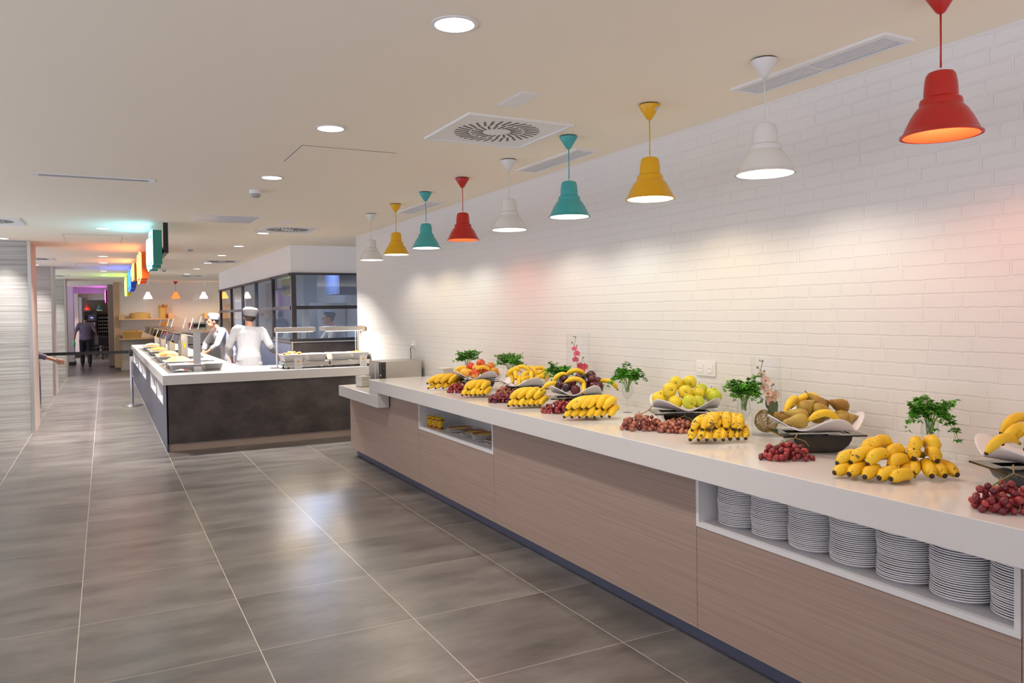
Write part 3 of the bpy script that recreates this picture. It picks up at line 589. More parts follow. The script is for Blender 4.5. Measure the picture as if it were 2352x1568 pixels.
# microwave on the lower worktop
t = thing('microwave_oven', 'stainless steel microwave oven on the lowered end of the worktop', 'microwave', (2.98, 8.62, .825))
B(-.19, .235, -.24, .22, .012, .283).build('casing', 'steel', t)
d = B(-.232, -.192, -.24, .22, .014, .281).build('door', 'black_gloss', t)
B(-.244, -.233, -.155, .215, .02, .275).build('door_frame', 'steel', d)
B(-.238, -.2325, -.235, -.165, .02, .275).build('control_panel', 'black_plastic', t)
MB().tube([(-.2395, -.20, .13), (-.243, -.20, .13)], .012, 16).build('dial', 'white_plastic', t, 50)
MB().tube([(-.255, -.115, .03), (-.275, -.118, .05), (-.275, -.118, .24), (-.255, -.115, .26)], .006, 8).build('handle', 'steel', t, 170)
for a in (-.2, .2):
    for b_ in (-.18, .18): MB().tube([(a, b_, 0), (a, b_, .013)], .014, 12).build('foot', 'black_plastic', t, 60)

# napkin holders
def napkins(x, y, z, rz, label, nb):
    t = thing('napkin_holder', label, 'napkin holder', (x, y, z), rz)
    w_, h = .072, .125
    B(-w_, w_, -w_, w_, 0, .003).build('base', 'acrylic', t)
    for q, a in enumerate(((-w_, w_, -w_, -w_+.003), (-w_, w_, w_-.003, w_), (-w_, -w_+.003, -w_+.003, w_-.003), (w_-.003, w_, -w_+.003, w_-.003))): B(*a, .003, h).build('side_wall', 'acrylic', t)
    s = MB(); z_ = .004; q = 0
    while z_ < h-.004+.012*nb:
        a = rnd.uniform(-.0025, .0025); b2 = rnd.uniform(-.0025, .0025); s.box(-.060+a, .060+a, -.060+b2, .060+b2, z_, z_+.0022); z_ += .0026
    o = s.build('napkin_pile', 'napkin_paper'); o.location = (x, y, z); o.rotation_euler = (0, 0, rz)
    tag(o, 'cream paper napkins piled in the acrylic box %s' % ('on the lower worktop' if z < .9 else 'on the upper worktop'), 'napkins', kind='stuff')
napkins(2.60, 8.62, .825, .28, 'clear acrylic napkin holder on the lowered far end of the worktop', 0)
napkins(2.99, 7.15, .975, .25, 'clear acrylic napkin holder on the upper worktop left of the bananas', .3)

# ------------------------------------------------------------------ fruit
RZ = -.4815   # displays face the aisle at this angle
def banana_meshes(m, bend=.032, L=.15, R=.0185):
    """along X from stem to tip, arched to +Z, slightly five-sided"""
    N = 14; n = 10; V = []; F = []; path = []
    for i in range(N+1):
        u = i/N; x = L*(u-.5); z = bend*(1-(2*u-1)**2); path.append((x, z, u))
    for i, (x, z, u) in enumerate(path):
        x0, z0, _ = path[max(i-1, 0)]; x1, z1, _ = path[min(i+1, N)]
        tl = math.hypot(x1-x0, z1-z0); tx, tz = (x1-x0)/tl, (z1-z0)/tl
        r = R*min(1, (.42+2.6*u) if u < .22 else 1)*(1 if u < .72 else max(.36, 1-((u-.72)/.28)**2*.66))
        for k in range(n):
            a = 2*PI*k/n; rr = r*(1+.045*math.cos(5*a)); py = rr*math.cos(a); pn = rr*math.sin(a)
            V.append((x-tz*pn, py, z+tx*pn))
    for i in range(N):
        for k in range(n): F.append((i*n+k, (i+1)*n+k, (i+1)*n+(k+1) % n, i*n+(k+1) % n))
    F.append(tuple(range(n))); F.append(tuple(N*n+k for k in range(n-1, -1, -1)))
    body = MB().add(V, F).mesh('banana', m, 60)
    a0 = math.atan2(path[-1][1]-path[-2][1], path[-1][0]-path[-2][0])
    ex, ez = path[-1][0], path[-1][1]
    tip = MB().tube([(ex-.004*math.cos(a0), 0, ez-.004*math.sin(a0)), (ex+.002*math.cos(a0), 0, ez+.002*math.sin(a0)), (ex+.006*math.cos(a0), 0, ez+.006*math.sin(a0))], [R*.42, R*.40, R*.22], 8).mesh('tip', 'banana_tip', 50)
    a1 = math.atan2(path[1][1]-path[0][1], path[1][0]-path[0][0]); sx, sz = path[0][0], path[0][1]
    stem = MB().tube([(sx+.003*math.cos(a1), 0, sz+.003*math.sin(a1)), (sx-.010*math.cos(a1), 0, sz-.010*math.sin(a1)), (sx-.020*math.cos(a1), 0, sz-.018*math.sin(a1))], [R*.43, R*.30, R*.34], 8).mesh('stem', 'banana_crown', 50)
    return body, tip, stem, L
BAN = {(m, q): banana_meshes(m, q) for m in ('banana_clean', 'banana_freckled', 'banana_bruised') for q in (.008, .018, .028, .038)}
def banana(kind, A, Bp, up=(0, 0, 1), parent=None, label=None, group=None, thick=1.0, bend=1.0):
    q = min((.008, .018, .028, .038), key=lambda v: abs(v-.032*bend/thick)); body, tip, stem, L0 = BAN[(kind, q)]; M, L, c = basis(A, Bp, up); k = L/L0
    o = link('banana', body, parent); o.location = c; o.rotation_euler = M.to_euler(); o.scale = (k, thick, thick)
    a = link('tip', tip, o); b_ = link('stem', stem, o)
    if label: tag(o, label, 'banana', group)
    return o
def bunch(x, y, width, nu, nl, kind, label, hgt=1.0, lean=-.03, rz=RZ, sag=.5, rev=False):
    t = thing('banana_bunch', label, 'bananas', (x, y, CT), rz, 'banana bunches along the worktop edge')
    hw = width/2
    for row, n_ in (('l', nl), ('u', nu)):
        for i in range(n_):
            q = (i+.5)/n_*2-1; s_ = q*hw*(.94 if row == 'l' else .80); j = rnd.uniform(-.012, .012)
            f = 1-sag*.55*q*q
            if row == 'l':
                A = (s_*.72-lean*.6, .055+j, .030+.030*f*hgt); Bb = (s_+lean, -.062+j-.01*(1-q*q), .0225)
                banana(kind, A, Bb, (.25*q+rnd.uniform(-.35,.35), -.35, 1), t, thick=rnd.uniform(1.18, 1.36), bend=.7)
            else:
                s_ += rnd.uniform(-.008, .008); A = (s_*.50-lean, .060+j, .060+.040*f*hgt); Bb = (s_+lean*1.2, -.050+j-.012*(1-q*q), .040+.028*f*hgt)
                banana(kind, A, Bb, (.35*q+rnd.uniform(-.4,.4), -.45, 1), t, thick=rnd.uniform(1.2, 1.4), bend=1.2)
    MB().tube([(-hw*.35, .065, .075*hgt), (0, .075, .085*hgt), (hw*.35, .065, .075*hgt)], [.012, .018, .012], 8).build('crown', 'banana_crown', t, 60)
    return t
bunch(2.655, 6.27, .27, 4, 4, 'banana_bruised', 'banana bunch farthest left, beside the acrylic napkin holder', 1.0, lean=-.075)
bunch(2.635, 5.60, .22, 4, 6, 'banana_clean', 'banana bunch between the two leftmost grape piles', 1.0, lean=-.045)
bunch(2.645, 4.76, .27, 4, 7, 'banana_clean', 'clean yellow banana bunch in front of the bowl of bananas', 1.05, lean=-.055)
bunch(2.69, 4.02, .34, 6, 7, 'banana_clean', 'clean yellow banana bunch in front of the bowl of plums', 1.25, lean=-.065)
bunch(2.745, 2.98, .34, 7, 8, 'banana_freckled', 'freckled banana bunch in front of the pale orchid vase', 1.2)
# near bruised bunches: bananas heaped at more angles
def heap(x, y, L, kind, label):
    t = thing('banana_bunch', label, 'bananas', (x, y, CT), RZ, 'banana bunches along the worktop edge')
    for A, Bb, up in L: banana(kind, A, Bb, up, t, thick=1.36, bend=.35 if Bb[2] < .03 else .8)
    MB().tube([(-.02, .07, .075), (.01, .08, .085), (.05, .07, .075)], [.012, .016, .012], 8).build('crown', 'banana_crown', t, 60)
U = (0, -.2, 1)
heap(2.655, 2.03, [((-.03, .05, .030), (-.155, .0, .022), U), ((.0, .04, .035), (-.115, -.04, .024), U), ((.02, -.00, .032), (-.075, -.085, .022), U), ((.085, -.02, .028), (-.030, -.105, .022), U),
    ((.11, -.075, .024), (.005, -.125, .022), U), ((-.02, .07, .062), (-.135, .02, .055), U), ((.035, .05, .085), (-.09, .00, .062), U), ((.06, .01, .085), (-.045, -.045, .062), U),
    ((.08, .07, .105), (-.02, .06, .098), (0, 0, 1)), ((.10, .06, .115), (.005, .03, .112), (0, 0, 1)), ((.135, .01, .055), (.035, -.045, .050), U), ((.14, .05, .085), (.045, .0, .080), U), ((.145, .03, .030), (.09, -.06, .026), U)], 'banana_bruised', 'large bruised banana bunch, left half of the nearest heap')
heap(2.80, 1.93, [((.0, .06, .050), (-.055, -.045, .026), U), ((.035, .05, .050), (.0, -.075, .024), U), ((.055, .045, .045), (.055, -.065, .022), U), ((.085, .06, .040), (.105, -.06, .024), U),
    ((.0, .07, .090), (-.035, -.01, .078), U), ((.055, .055, .088), (.045, -.03, .072), U), ((.02, .07, .115), (-.03, .0, .108), U), ((.06, .075, .12), (.055, -.01, .112), U)], 'banana_bruised', 'bruised banana bunch, right half of the nearest heap by the glass')

# grapes
GR = {}
for m_ in ('red_grape', 'pink_grape', 'dark_grape'):
    GR[m_] = MB().ball((0, 0, 0), .0118, 14, 9, (1, 1, 1.12)).mesh('grape', m_, 170)
def grapes(x, y, a, b_, h, n_, m_, label, rz=RZ, stems=True, skew=0.0, scale=1.0):
    t = thing('grape_bunch', label, 'grapes', (x, y, CT), rz, 'grape bunches along the worktop edge')
    P = []; tries = 0; r = .0112*scale; rr = random.Random(int(x*1000+y*100))
    while len(P) < n_ and tries < 40000:
        tries += 1
        u = rr.uniform(-1, 1); v = rr.uniform(-1, 1)
        if u*u+v*v > 1: continue
        if len(P) > n_*.55 and u*u+v*v > .72: continue
        px, py = u*a, v*b_
        top = r*1.02
        lim = h*math.sqrt(max(0, 1-(u*u+v*v)*.92))
        for q in P:
            d2 = (q[0]-px)**2+(q[1]-py)**2
            if d2 < (1.86*r)**2: top = max(top, q[2]+math.sqrt((1.86*r)**2-d2))
        if top > max(lim, r*1.1): continue
        P.append((px, py, top))
    for p in P:
        o = link('grape', GR[m_], t); o.location = p; sc_ = rr.uniform(.90, 1.08)*scale; o.scale = (sc_,)*3; o.rotation_euler = (rr.uniform(-1.2, 1.2), rr.uniform(-1.2, 1.2), rr.uniform(0, 3))
    s_ = MB(); s_.tube([(-a*.5, 0, h*.75), (0, b_*.3, h*1.02), (a*.45, b_*.5, h*1.25), (a*.62, b_*.9, h*1.5)], [.002, .0022, .0025, .003], 6)
    s_.tube([(0, b_*.3, h*1.02), (-a*.1, 0, h*1.25), (-a*.25, -b_*.2, h*1.02)], .0015, 6).tube([(a*.45, b_*.5, h*1.25), (a*.7, b_*.1, h*1.1), (a*.8, -b_*.1, h*.8)], .0015, 6)
    s_.build('stalk', 'grape_stem', t, 170)
    return t
grapes(2.655, 6.00, .115, .085, .085, 85, 'red_grape', 'red grape bunch farthest left, beside the leftmost bananas')
grapes(2.61, 5.17, .10, .08, .062, 80, 'dark_grape', 'dark red grape bunch in the second pile, its front half')
grapes(2.705, 5.27, .10, .06, .105, 80, 'pink_grape', 'pinkish grape bunch heaped behind the dark one in the second pile')
grapes(2.675, 4.40, .135, .095, .078, 98, 'red_grape', 'deep red grape bunch in front of the plum bowl')
grapes(2.665, 3.53, .12, .095, .080, 95, 'pink_grape', 'brownish pink grape bunch, left half of the pile by the apple bowl')
grapes(2.775, 3.36, .115, .085, .062, 85, 'pink_grape', 'brownish pink grape bunch under the apple bowl, right half of the pile')
grapes(2.66, 2.48, .128, .075, .070, 75, 'red_grape', 'bright red grape bunch in front of the black pear bowl stand')
grapes(2.605, 1.50, .125, .090, .085, 92, 'red_grape', 'red grape bunch nearest the camera, at the right edge')

# wavy white bowls on black stands
def wavy_bowl(x, y, label, slabel, rad=.20, ph=0.0, rz=RZ, z=.092, h=.075):
    t = thing('wavy_bowl', label, 'bowl', (x, y, CT+z), rz, 'white wavy bowls on black stands')
    N = 18; K = 64; V = []; F = []
    for side in (0, 1):
        for i in range(N+1):
            q = i/N
            for k in range(K):
                a = 2*PI*k/K
                rr_ = rad*q*(1+.10*math.cos(4*(a-ph))*q)
                z_ = .0 + h*.62*q**2.2 + h*.42*math.cos(4*(a-ph))*q**2.6*(1+.15*math.cos(a)) + (.006 if side == 0 else 0)
                if side: z_ -= .0; rr_ *= .992
                V.append((rr_*math.cos(a), rr_*math.sin(a), z_))
        o_ = side*(N+1)*K
        for i in range(N):
            for k in range(K):
                f = (o_+i*K+k, o_+i*K+(k+1) % K, o_+(i+1)*K+(k+1) % K, o_+(i+1)*K+k); F.append(f if side == 0 else f[::-1])
    for k in range(K): F.append((N*K+k, N*K+(k+1) % K, (N+1)*K+N*K+(k+1) % K, (N+1)*K+N*K+k))
    MB().add(V, F).build('bowl_body', 'melamine', t, 170)
    MB().lathe([(0, -.004), (.05, -.004), (.055, .004)], 32).build('foot_ring', 'melamine', t, 60)
    s = thing('bowl_stand', slabel, 'bowl stand', (x, y, CT), rz, 'black stands under the wavy bowls')
    prof = []; n_ = 18; w_ = .138; hh = z-.014
    for i in range(n_+1):
        a = PI*i/n_; cx = -math.cos(a); sx = math.sin(a)
        prof.append((w_*(abs(cx)**.9)*(1 if cx > 0 else -1), hh*(1-sx**.75)))
    flat = [(p[0], max(0, p[1])) for p in prof]
    Mx = Matrix(((1, 0, 0, 0), (0, 0, 1, 0), (0, 1, 0, 0), (0, 0, 0, 1)))
    flat = [(-w_, hh), (-w_*.96, hh*.72), (-w_*.86, hh*.42), (-w_*.66, hh*.15), (-w_*.44, 0), (w_*.44, 0), (w_*.66, hh*.15), (w_*.86, hh*.42), (w_*.96, hh*.72), (w_, hh)]
    o = MB().prism(flat[::-1], -.085, .085, Mx).build('base', 'black_gloss', s, 25); bevel(o, .003)
    f = MB(); W2 = .19; D2 = .115
    f.box(-W2, W2, -D2, -D2+.05, hh, hh+.007).box(-W2, W2, D2-.05, D2, hh, hh+.007).box(-W2, -W2+.05, -D2+.05, D2-.05, hh, hh+.007).box(W2-.05, W2, -D2+.05, D2-.05, hh, hh+.007)
    f.build('top_frame', 'black_gloss', s)
    return t
BW = [(2.955, 2.57, 'pears', 'nearest full one', .04), (2.95, 3.5, 'yellow apples', '', .70), (2.86, 4.5, 'plums', '', .5), (2.88, 5.30, 'bananas', '', .35), (2.87, 6.10, 'red apples', '', .5), (2.99, 1.60, 'bananas at the right edge', '', .45)]
for x, y, what, _, ph in BW:
    wavy_bowl(x, y, 'white wavy-rimmed bowl holding %s' % what, 'black pedestal stand under the bowl of %s' % what, .205 if what != 'plums' else .19, ph)

def apple_mesh(m):
    prof = []
    for i in range(17):
        a = PI*i/16; r = math.sin(a)*(1+.05*math.cos(a)); z_ = -math.cos(a)*.92
        if i > 12: z_ -= .30*((i-12)/4)**2.2
        if i < 4: z_ += .16*((4-i)/4)**2
        prof.append((r*.041, z_*.041))
    return MB().lathe(prof, 24).mesh('apple', m, 170)
apple_me = {'yellow_apple': apple_mesh('yellow_apple'), 'red_apple': apple_mesh('red_apple')}
astem_me = MB().tube([(0, 0, .022), (.002, 0, .034), (.006, 0, .043)], [.0016, .0014, .002], 6).mesh('stem', 'fruit_stem', 60)
acal_me = MB().lathe([(.0, -.0315), (.006, -.0325), (.004, -.030)], 8).mesh('calyx', 'fruit_stem', 60)
def settle(P, r, cx, cy, zmin=None):
    """push spheres apart a little so neighbours touch instead of overlap"""
    P = [list(p) for p in P]
    for it in range(60):
        for i in range(len(P)):
            for j in range(i+1, len(P)):
                d = [P[i][k]-P[j][k] for k in range(3)]; L = math.sqrt(sum(q*q for q in d)) or 1e-6
                if L < 2*r*.97:
                    e = (2*r*.97-L)/2/L
                    for k in range(3): P[i][k] += d[k]*e; P[j][k] -= d[k]*e
        for p in P:
            q = math.hypot(p[0]-cx, p[1]-cy); zb = CT+.092+.008+.046*min(1.2, q/.205)**2.2+r*.96
            if p[2] < zb: p[2] = zb
    return P
def place_fruit(name, me, P, labels, cat, group, faces=None, extra=()):
    for i, p in enumerate(P):
        o = link(name, me, None); o.location = p
        e = (rnd.uniform(-.6, .6), rnd.uniform(-.6, .6), rnd.uniform(0, 6))
        if faces and faces[i]:  # blossom or stem end turned to the aisle
            e = (PI/2+rnd.uniform(-.25, .25)+.1, rnd.uniform(-.1, .1), RZ+rnd.uniform(-.3, .3))
        o.rotation_euler = e; s_ = rnd.uniform(.96, 1.04); o.scale = (s_, s_, s_)
        tag(o, labels[i], cat, group)
        for m in extra: link(m.name.split('.')[0], m, o)
ya = settle([(2.947, 3.561, 1.217), (3.011, 3.528, 1.222), (2.86, 3.515, 1.17), (2.937, 3.475, 1.171), (3.035, 3.48, 1.16), (3.117, 3.527, 1.164), (3.125, 3.477, 1.145), (2.827, 3.565, 1.127), (2.897, 3.63, 1.134), (2.869, 3.475, 1.13), (2.9, 3.414, 1.112), (2.984, 3.426, 1.12), (3.103, 3.42, 1.123)], .041, 2.95, 3.5)
yl = ['left one of the two at the top of the heap', 'right one of the two at the top of the heap', 'at the left in the second layer', 'in the middle, facing out below the top two', 'right of the middle, second layer', 'at the back right of the bowl', 'greenish, above the right rim', 'greenish, at the far left rim', 'half hidden at the back left', 'low left of centre, greenish', 'frontmost, greenish, right above the rim', 'right of the frontmost apple', 'rightmost, beside the parsley']
place_fruit('apple', apple_me['yellow_apple'], ya, ['yellow apple in its bowl, '+q for q in yl], 'apple', 'yellow apples in the wavy bowl', [1, 1, 1, 1, 0, 0, 0, 0, 0, 0, 1, 0, 0], (astem_me, acal_me))
ra = settle([(2.765, 6.16, 1.15), (2.815, 6.17, 1.165), (2.85, 6.10, 1.164), (2.90, 6.12, 1.195), (2.93, 6.08, 1.165), (2.98, 6.11, 1.165), (2.79, 6.06, 1.112), (2.76, 6.09, 1.12), (2.99, 6.05, 1.118), (2.88, 6.19, 1.123), (2.95, 6.16, 1.115)], .041, 2.87, 6.10)
rl = ['at the left edge of the heap', 'orange red, upper left', 'yellow-green looking, upper middle', 'on top of the heap', 'red, right of the top one', 'rightmost in the upper layer', 'low at the front left', 'lowest at the left', 'low at the right rim', 'hidden at the back', 'at the back right']
place_fruit('apple', apple_me['red_apple'], ra, ['red and yellow apple in the farthest bowl, '+q for q in rl], 'apple', 'red apples in the farthest bowl', None, (astem_me, acal_me))
pm = []
for i in range(15):
    a = PI*i/14; r = math.sin(a); z_ = -math.cos(a)*.93
    if i > 11: z_ -= .1*((i-11)/3)**2
    pm.append((r*.034, z_*.034))
plum_me = MB().lathe(pm, 24).mesh('plum', 'plum_skin', 170)
pstem_me = MB().tube([(0, 0, .026), (.002, 0, .036)], .0012, 6).mesh('stem', 'fruit_stem', 60)
pp = settle([(2.741, 4.541, 1.143), (2.752, 4.468, 1.133), (2.793, 4.423, 1.117), (2.891, 4.52, 1.184), (2.975, 4.499, 1.193), (2.952, 4.454, 1.168), (2.938, 4.416, 1.141), (3.0, 4.47, 1.15), (2.924, 4.491, 1.139), (2.805, 4.576, 1.176), (2.99, 4.443, 1.114), (2.834, 4.538, 1.156)], .033, 2.86, 4.5)
plb = ['leftmost', 'front left, large reddish', 'frontmost, very dark', 'under the top banana, middle', 'top one of the right group', 'middle one of the right group', 'lowest one of the right group', 'far right', 'in the middle behind the bananas', 'back left', 'low at the right rim', 'hidden behind the front banana']
place_fruit('plum', plum_me, pp, ['dark plum in the plum bowl, '+q for q in plb], 'plum', 'plums in the wavy bowl', None, (pstem_me,))
def pear_mesh():
    prof = [(0, -.040), (.012, -.0395), (.024, -.034), (.032, -.022), (.0345, -.008), (.032, .008), (.025, .024), (.018, .038), (.0135, .052), (.010, .062), (.006, .068), (0, .069)]
    b = MB().lathe(prof, 20); b.v = [(x+.16*max(0, z)**1.2, y, z) for x, y, z in b.v]; return b.mesh('pear', 'pear_skin', 170)
pear_me = pear_mesh(); pest = MB().tube([(.0065, 0, .066), (.010, 0, .078), (.015, 0, .088)], [.0018, .0016, .0022], 6).mesh('stem', 'fruit_stem', 60)
PE = [((2.862, 2.584, 1.143), (2.824, 2.615, 1.153), 'pointing left, in the second layer'), ((2.921, 2.599, 1.175), (2.964, 2.6, 1.19), 'brown and round, upper left'), ((3.022, 2.605, 1.182), (3.01, 2.62, 1.2), 'greenish, on top of the heap'), ((2.974, 2.56, 1.160), (3.019, 2.525, 1.145), 'pointing right down the middle'),
    ((3.10, 2.55, 1.165), (3.035, 2.57, 1.19), 'at upper right with its stem pointing left'), ((3.09, 2.533, 1.125), (3.165, 2.51, 1.122), 'at the right rim pointing right'), ((3.045, 2.485, 1.106), (3.112, 2.46, 1.118), 'frontmost right, speckled, pointing right'), ((2.815, 2.545, 1.112), (2.785, 2.575, 1.108), 'low left, round end forward'),
    ((2.83, 2.63, 1.127), (2.80, 2.64, 1.14), 'greenish, at the far left rim'), ((3.02, 2.61, 1.125), (3.064, 2.60, 1.12), 'low in the middle of the bowl'), ((2.93, 2.63, 1.13), (2.90, 2.66, 1.13), 'hidden at the back')]
pcs = settle([p[0] for p in PE], .031, 2.955, 2.57)
for (c, tp, lb), cc in zip(PE, pcs):
    M, L, mid = basis(c, tp); R3 = Matrix((M.col[1], M.col[2], M.col[0])).transposed()
    o = link('pear', pear_me); o.location = cc; o.rotation_euler = R3.to_euler(); o.scale = (1.02,)*3
    tag(o, 'brown-green pear in the pear bowl, '+lb, 'pear', 'pears in the wavy bowl'); link('stem', pest, o)
def loose(L, kind, bowl, group, names_, th=.9):
    for (A, Bb), nm in zip(L, names_): banana(kind, A, Bb, (0, -.25, 1), None, 'loose banana in the %s, %s' % (bowl, nm), group, thick=th, bend=1.0)
def stretch_(A, Bb, L):
    A = Vector(A); Bb = Vector(Bb); c = (A+Bb)/2; d = (Bb-A).normalized(); return tuple(c-d*L/2), tuple(c+d*L/2)
loose([stretch_(*q, .15) for q in [((2.835, 2.515, 1.128), (2.99, 2.463, 1.125)), ((2.848, 2.637, 1.166), (2.911, 2.661, 1.185)), ((2.942, 2.679, 1.175), (3.06, 2.64, 1.19))]], 'banana_bruised', 'pear bowl', 'bananas among the pears', ['in front with a brown patch', 'upright at the left', 'lying across the back'], .95)
loose([stretch_(*q, .14) for q in [((2.824, 4.578, 1.205), (2.942, 4.539, 1.203)), ((2.742, 4.480, 1.165), (2.875, 4.410, 1.150)), ((2.855, 4.42, 1.125), (2.815, 4.36, 1.105)), ((3.028, 4.448, 1.146), (3.089, 4.391, 1.113)), ((2.649, 4.56, 1.122), (2.725, 4.554, 1.13)), ((2.744, 4.592, 1.169), (2.819, 4.601, 1.188))]], 'banana_bruised', 'plum bowl', 'bananas among the plums', ['freckled, lying on top', 'long yellow one across the front', 'end-on at the front rim', 'poking out at the right', 'poking out at the left', 'spotted, at the back left'], .85)
loose([stretch_(*q, .125) for q in [((2.699, 6.18, 1.135), (2.768, 6.15, 1.145)), ((2.714, 6.09, 1.115), (2.776, 6.07, 1.121)), ((2.818, 6.035, 1.150), (2.916, 5.985, 1.148))]], 'banana_bruised', 'red apple bowl', 'bananas among the red apples', ['at the left rim', 'low at the front left', 'in front of the apples'], .85)
b2 = [((2.742, 5.307, 1.163), (2.851, 5.306, 1.18)), ((2.831, 5.351, 1.201), (2.918, 5.276, 1.172)), ((2.802, 5.322, 1.161), (2.766, 5.227, 1.137)), ((2.824, 5.241, 1.124), (2.905, 5.267, 1.156)), ((2.928, 5.285, 1.156), (2.887, 5.205, 1.125)), ((2.811, 5.275, 1.126), (2.782, 5.215, 1.09)), ((2.942, 5.336, 1.199), (2.957, 5.26, 1.145)), ((2.968, 5.281, 1.134), (3.044, 5.248, 1.145)), ((2.978, 5.214, 1.122), (3.04, 5.223, 1.126)), ((2.783, 5.356, 1.136), (2.772, 5.294, 1.112)), ((2.985, 5.314, 1.18), (3.058, 5.298, 1.164)), ((2.809, 5.229, 1.104), (2.891, 5.239, 1.112)), ((2.933, 5.193, 1.113), (2.988, 5.198, 1.116))]
loose([stretch_(*q, .125) for q in b2], 'banana_clean', 'banana bowl', 'bananas in the wavy bowl', ['upper left', 'arched over the top', 'left with its tip forward', 'curved in the middle front', 'middle, tip forward', 'hanging down at the front left', 'upright at upper right of centre', 'on the right side', 'right by the rim', 'lowest left', 'at the back right, spotted', 'lying along the front rim', 'tip-on at the front right'], .9)
b6 = [((2.775, 1.631, 1.133), (2.832, 1.622, 1.145)), ((2.839, 1.629, 1.157), (2.93, 1.628, 1.178)), ((2.91, 1.661, 1.191), (2.966, 1.655, 1.206)), ((2.913, 1.616, 1.172), (2.971, 1.609, 1.187)), ((2.87, 1.576, 1.142), (2.946, 1.599, 1.153)), ((3.0, 1.60, 1.15), (3.08, 1.56, 1.15)), ((2.98, 1.52, 1.13), (3.05, 1.48, 1.13)), ((3.02, 1.66, 1.16), (3.1, 1.64, 1.15))]
loose([stretch_(*q, .15) for q in [(b_, a) for a, b_ in b6]], 'banana_clean', 'right-edge bowl', 'bananas in the bowl at the right edge', ['lowest, poking out left', 'second up on the left', 'topmost', 'under the topmost', 'in the front of the heap', 'right of the middle', 'front right', 'at the back'], .95)

# ------------------------------------------------------------------ parsley in stemmed glasses
def leaflet(mb, M, s_):
    # three-lobed toothed leaflet, slightly cupped
    pts = []
    for lobe, (ang, ln) in enumerate(((-.95, .75), (0, 1.0), (.95, .75))):
        for da, dr in ((-.34, .55), (-.22, .80), (-.12, .74), (0, 1.0), (.12, .74), (.22, .80), (.34, .55)):
            pts.append((math.sin(ang+da)*ln*dr*s_, math.cos(ang+da)*ln*dr*s_))
    V = [(0, 0, 0)]+[(x, y, .22*abs(x)-.10*y*y/s_) for x, y in pts]
    mb.add(V, [(0, i, i+1) for i in range(1, len(pts))], M)
def parsley(seed, n_spr, spread, hgt, droop):
    r = random.Random(seed); lv = MB(); st = MB()
    for i in range(n_spr):
        a = 2*PI*i/n_spr+r.uniform(-.3, .3); sp = spread*r.uniform(.35, 1.0); hh = hgt*r.uniform(.6, 1.05)*(1.1-sp/spread*.35); dr = droop*r.uniform(0, 1)*sp/spread
        p0 = Vector((r.uniform(-.012, .012), r.uniform(-.012, .012), -.055-.01*r.random()))
        p1 = Vector((math.cos(a)*.022, math.sin(a)*.022, .012))
        p2 = Vector((math.cos(a)*sp*.55, math.sin(a)*sp*.55, hh*.75+.012)); p3 = Vector((math.cos(a)*sp, math.sin(a)*sp, hh-dr))
        P = []
        for k in range(11):
            t = k/10; P.append(p0*(1-t)**3+p1*3*t*(1-t)**2+p2*3*t*t*(1-t)+p3*t**3)
        st.tube(P, [.0019-.0009*k/10 for k in range(11)], 5)
        for k in range(5, 11):
            for side in ((-1, 1) if k < 10 else (0,)):
                for rep in range(2):
                    base = P[k]; tdir = (P[min(k+1, 10)]-P[k-1]).normalized()
                    sd = tdir.cross(Vector((r.uniform(-.4, .4), r.uniform(-.4, .4), 1))).normalized()*side
                    d = (tdir*r.uniform(.3, 1)+sd*r.uniform(.6, 1.1)+Vector((0, 0, r.uniform(-.6, .3)))).normalized()
                    ln = r.uniform(.008, .026); q = base+d*ln
                    if side: st.tube([base, (base+q)/2+Vector((0, 0, .002)), q], .0007, 4)
                    for ang in (-.9, 0, .9):
                        z_ = Vector((r.uniform(-.6, .6), r.uniform(-.6, .6), 1)).normalized(); y_ = (d-z_*d.dot(z_)).normalized(); x_ = y_.cross(z_)
                        Rm = Matrix((x_, y_, z_)).transposed().to_4x4(); M = Matrix.Translation(q) @ Rm @ Matrix.Rotation(ang, 4, 'Z') @ Matrix.Translation((0, .002, 0))
                        leaflet(lv, M, r.uniform(.014, .0235))
    return lv.mesh('leaves', 'parsley_leaf', None), st.mesh('stems', 'parsley_stem', 170)
def wineglass(x, y, label, s_=1.0):
    t = thing('wine_glass', label, 'glass', (x, y, CT), rnd.uniform(0, 3), 'stemmed glasses of parsley'); h = .20*s_
    th = .0014
    out = [(.004, .085), (.014, .092), (.026, .104), (.034, .122), (.0365, .140), (.0345, .165), (.031, .190), (.0295, .198)]
    MB().lathe([(a*s_, b_*s_) for a, b_ in out]+[((a-th)*s_, (b_+(.001 if i else 0))*s_) for i, (a, b_) in list(enumerate(out))[::-1]], 36).build('cup', 'wine_glass', t, 170)
    MB().lathe([(.0042*s_, .007*s_), (.0032*s_, .03*s_), (.0034*s_, .07*s_), (.006*s_, .087*s_)], 14).build('stem', 'wine_glass', t, 170)
    MB().lathe([(0, 0), (.032*s_, 0), (.033*s_, .0015*s_), (.018*s_, .004*s_), (.004*s_, .008*s_), (0, .008)], 32).build('foot', 'wine_glass', t, 60)
    return t
PV = [parsley(11, 17, .125, .125, .19), parsley(5, 20, .12, .135, .12), parsley(23, 18, .115, .155, .07), parsley(31, 17, .125, .13, .17)]
GL = [(3.045, 2.06, 'parsley glass nearest the camera, behind the bruised bananas', 0, 0, 1.0), (2.965, 3.045, 'parsley glass between the yellow apples and the pale orchid', 1, .6, 1.0), (3.03, 4.16, 'parsley glass between the plum bowl and the yellow apples', 1, 2.2, 1.0),
      (2.94, 4.88, 'parsley glass between the banana bowl and the plum bowl', 3, 1.0, 1.0), (3.02, 5.80, 'parsley glass behind the bowl of bananas', 2, 3.2, 1.0), (3.00, 6.62, 'parsley glass farthest left, beside the red apples', 2, .3, 1.0)]
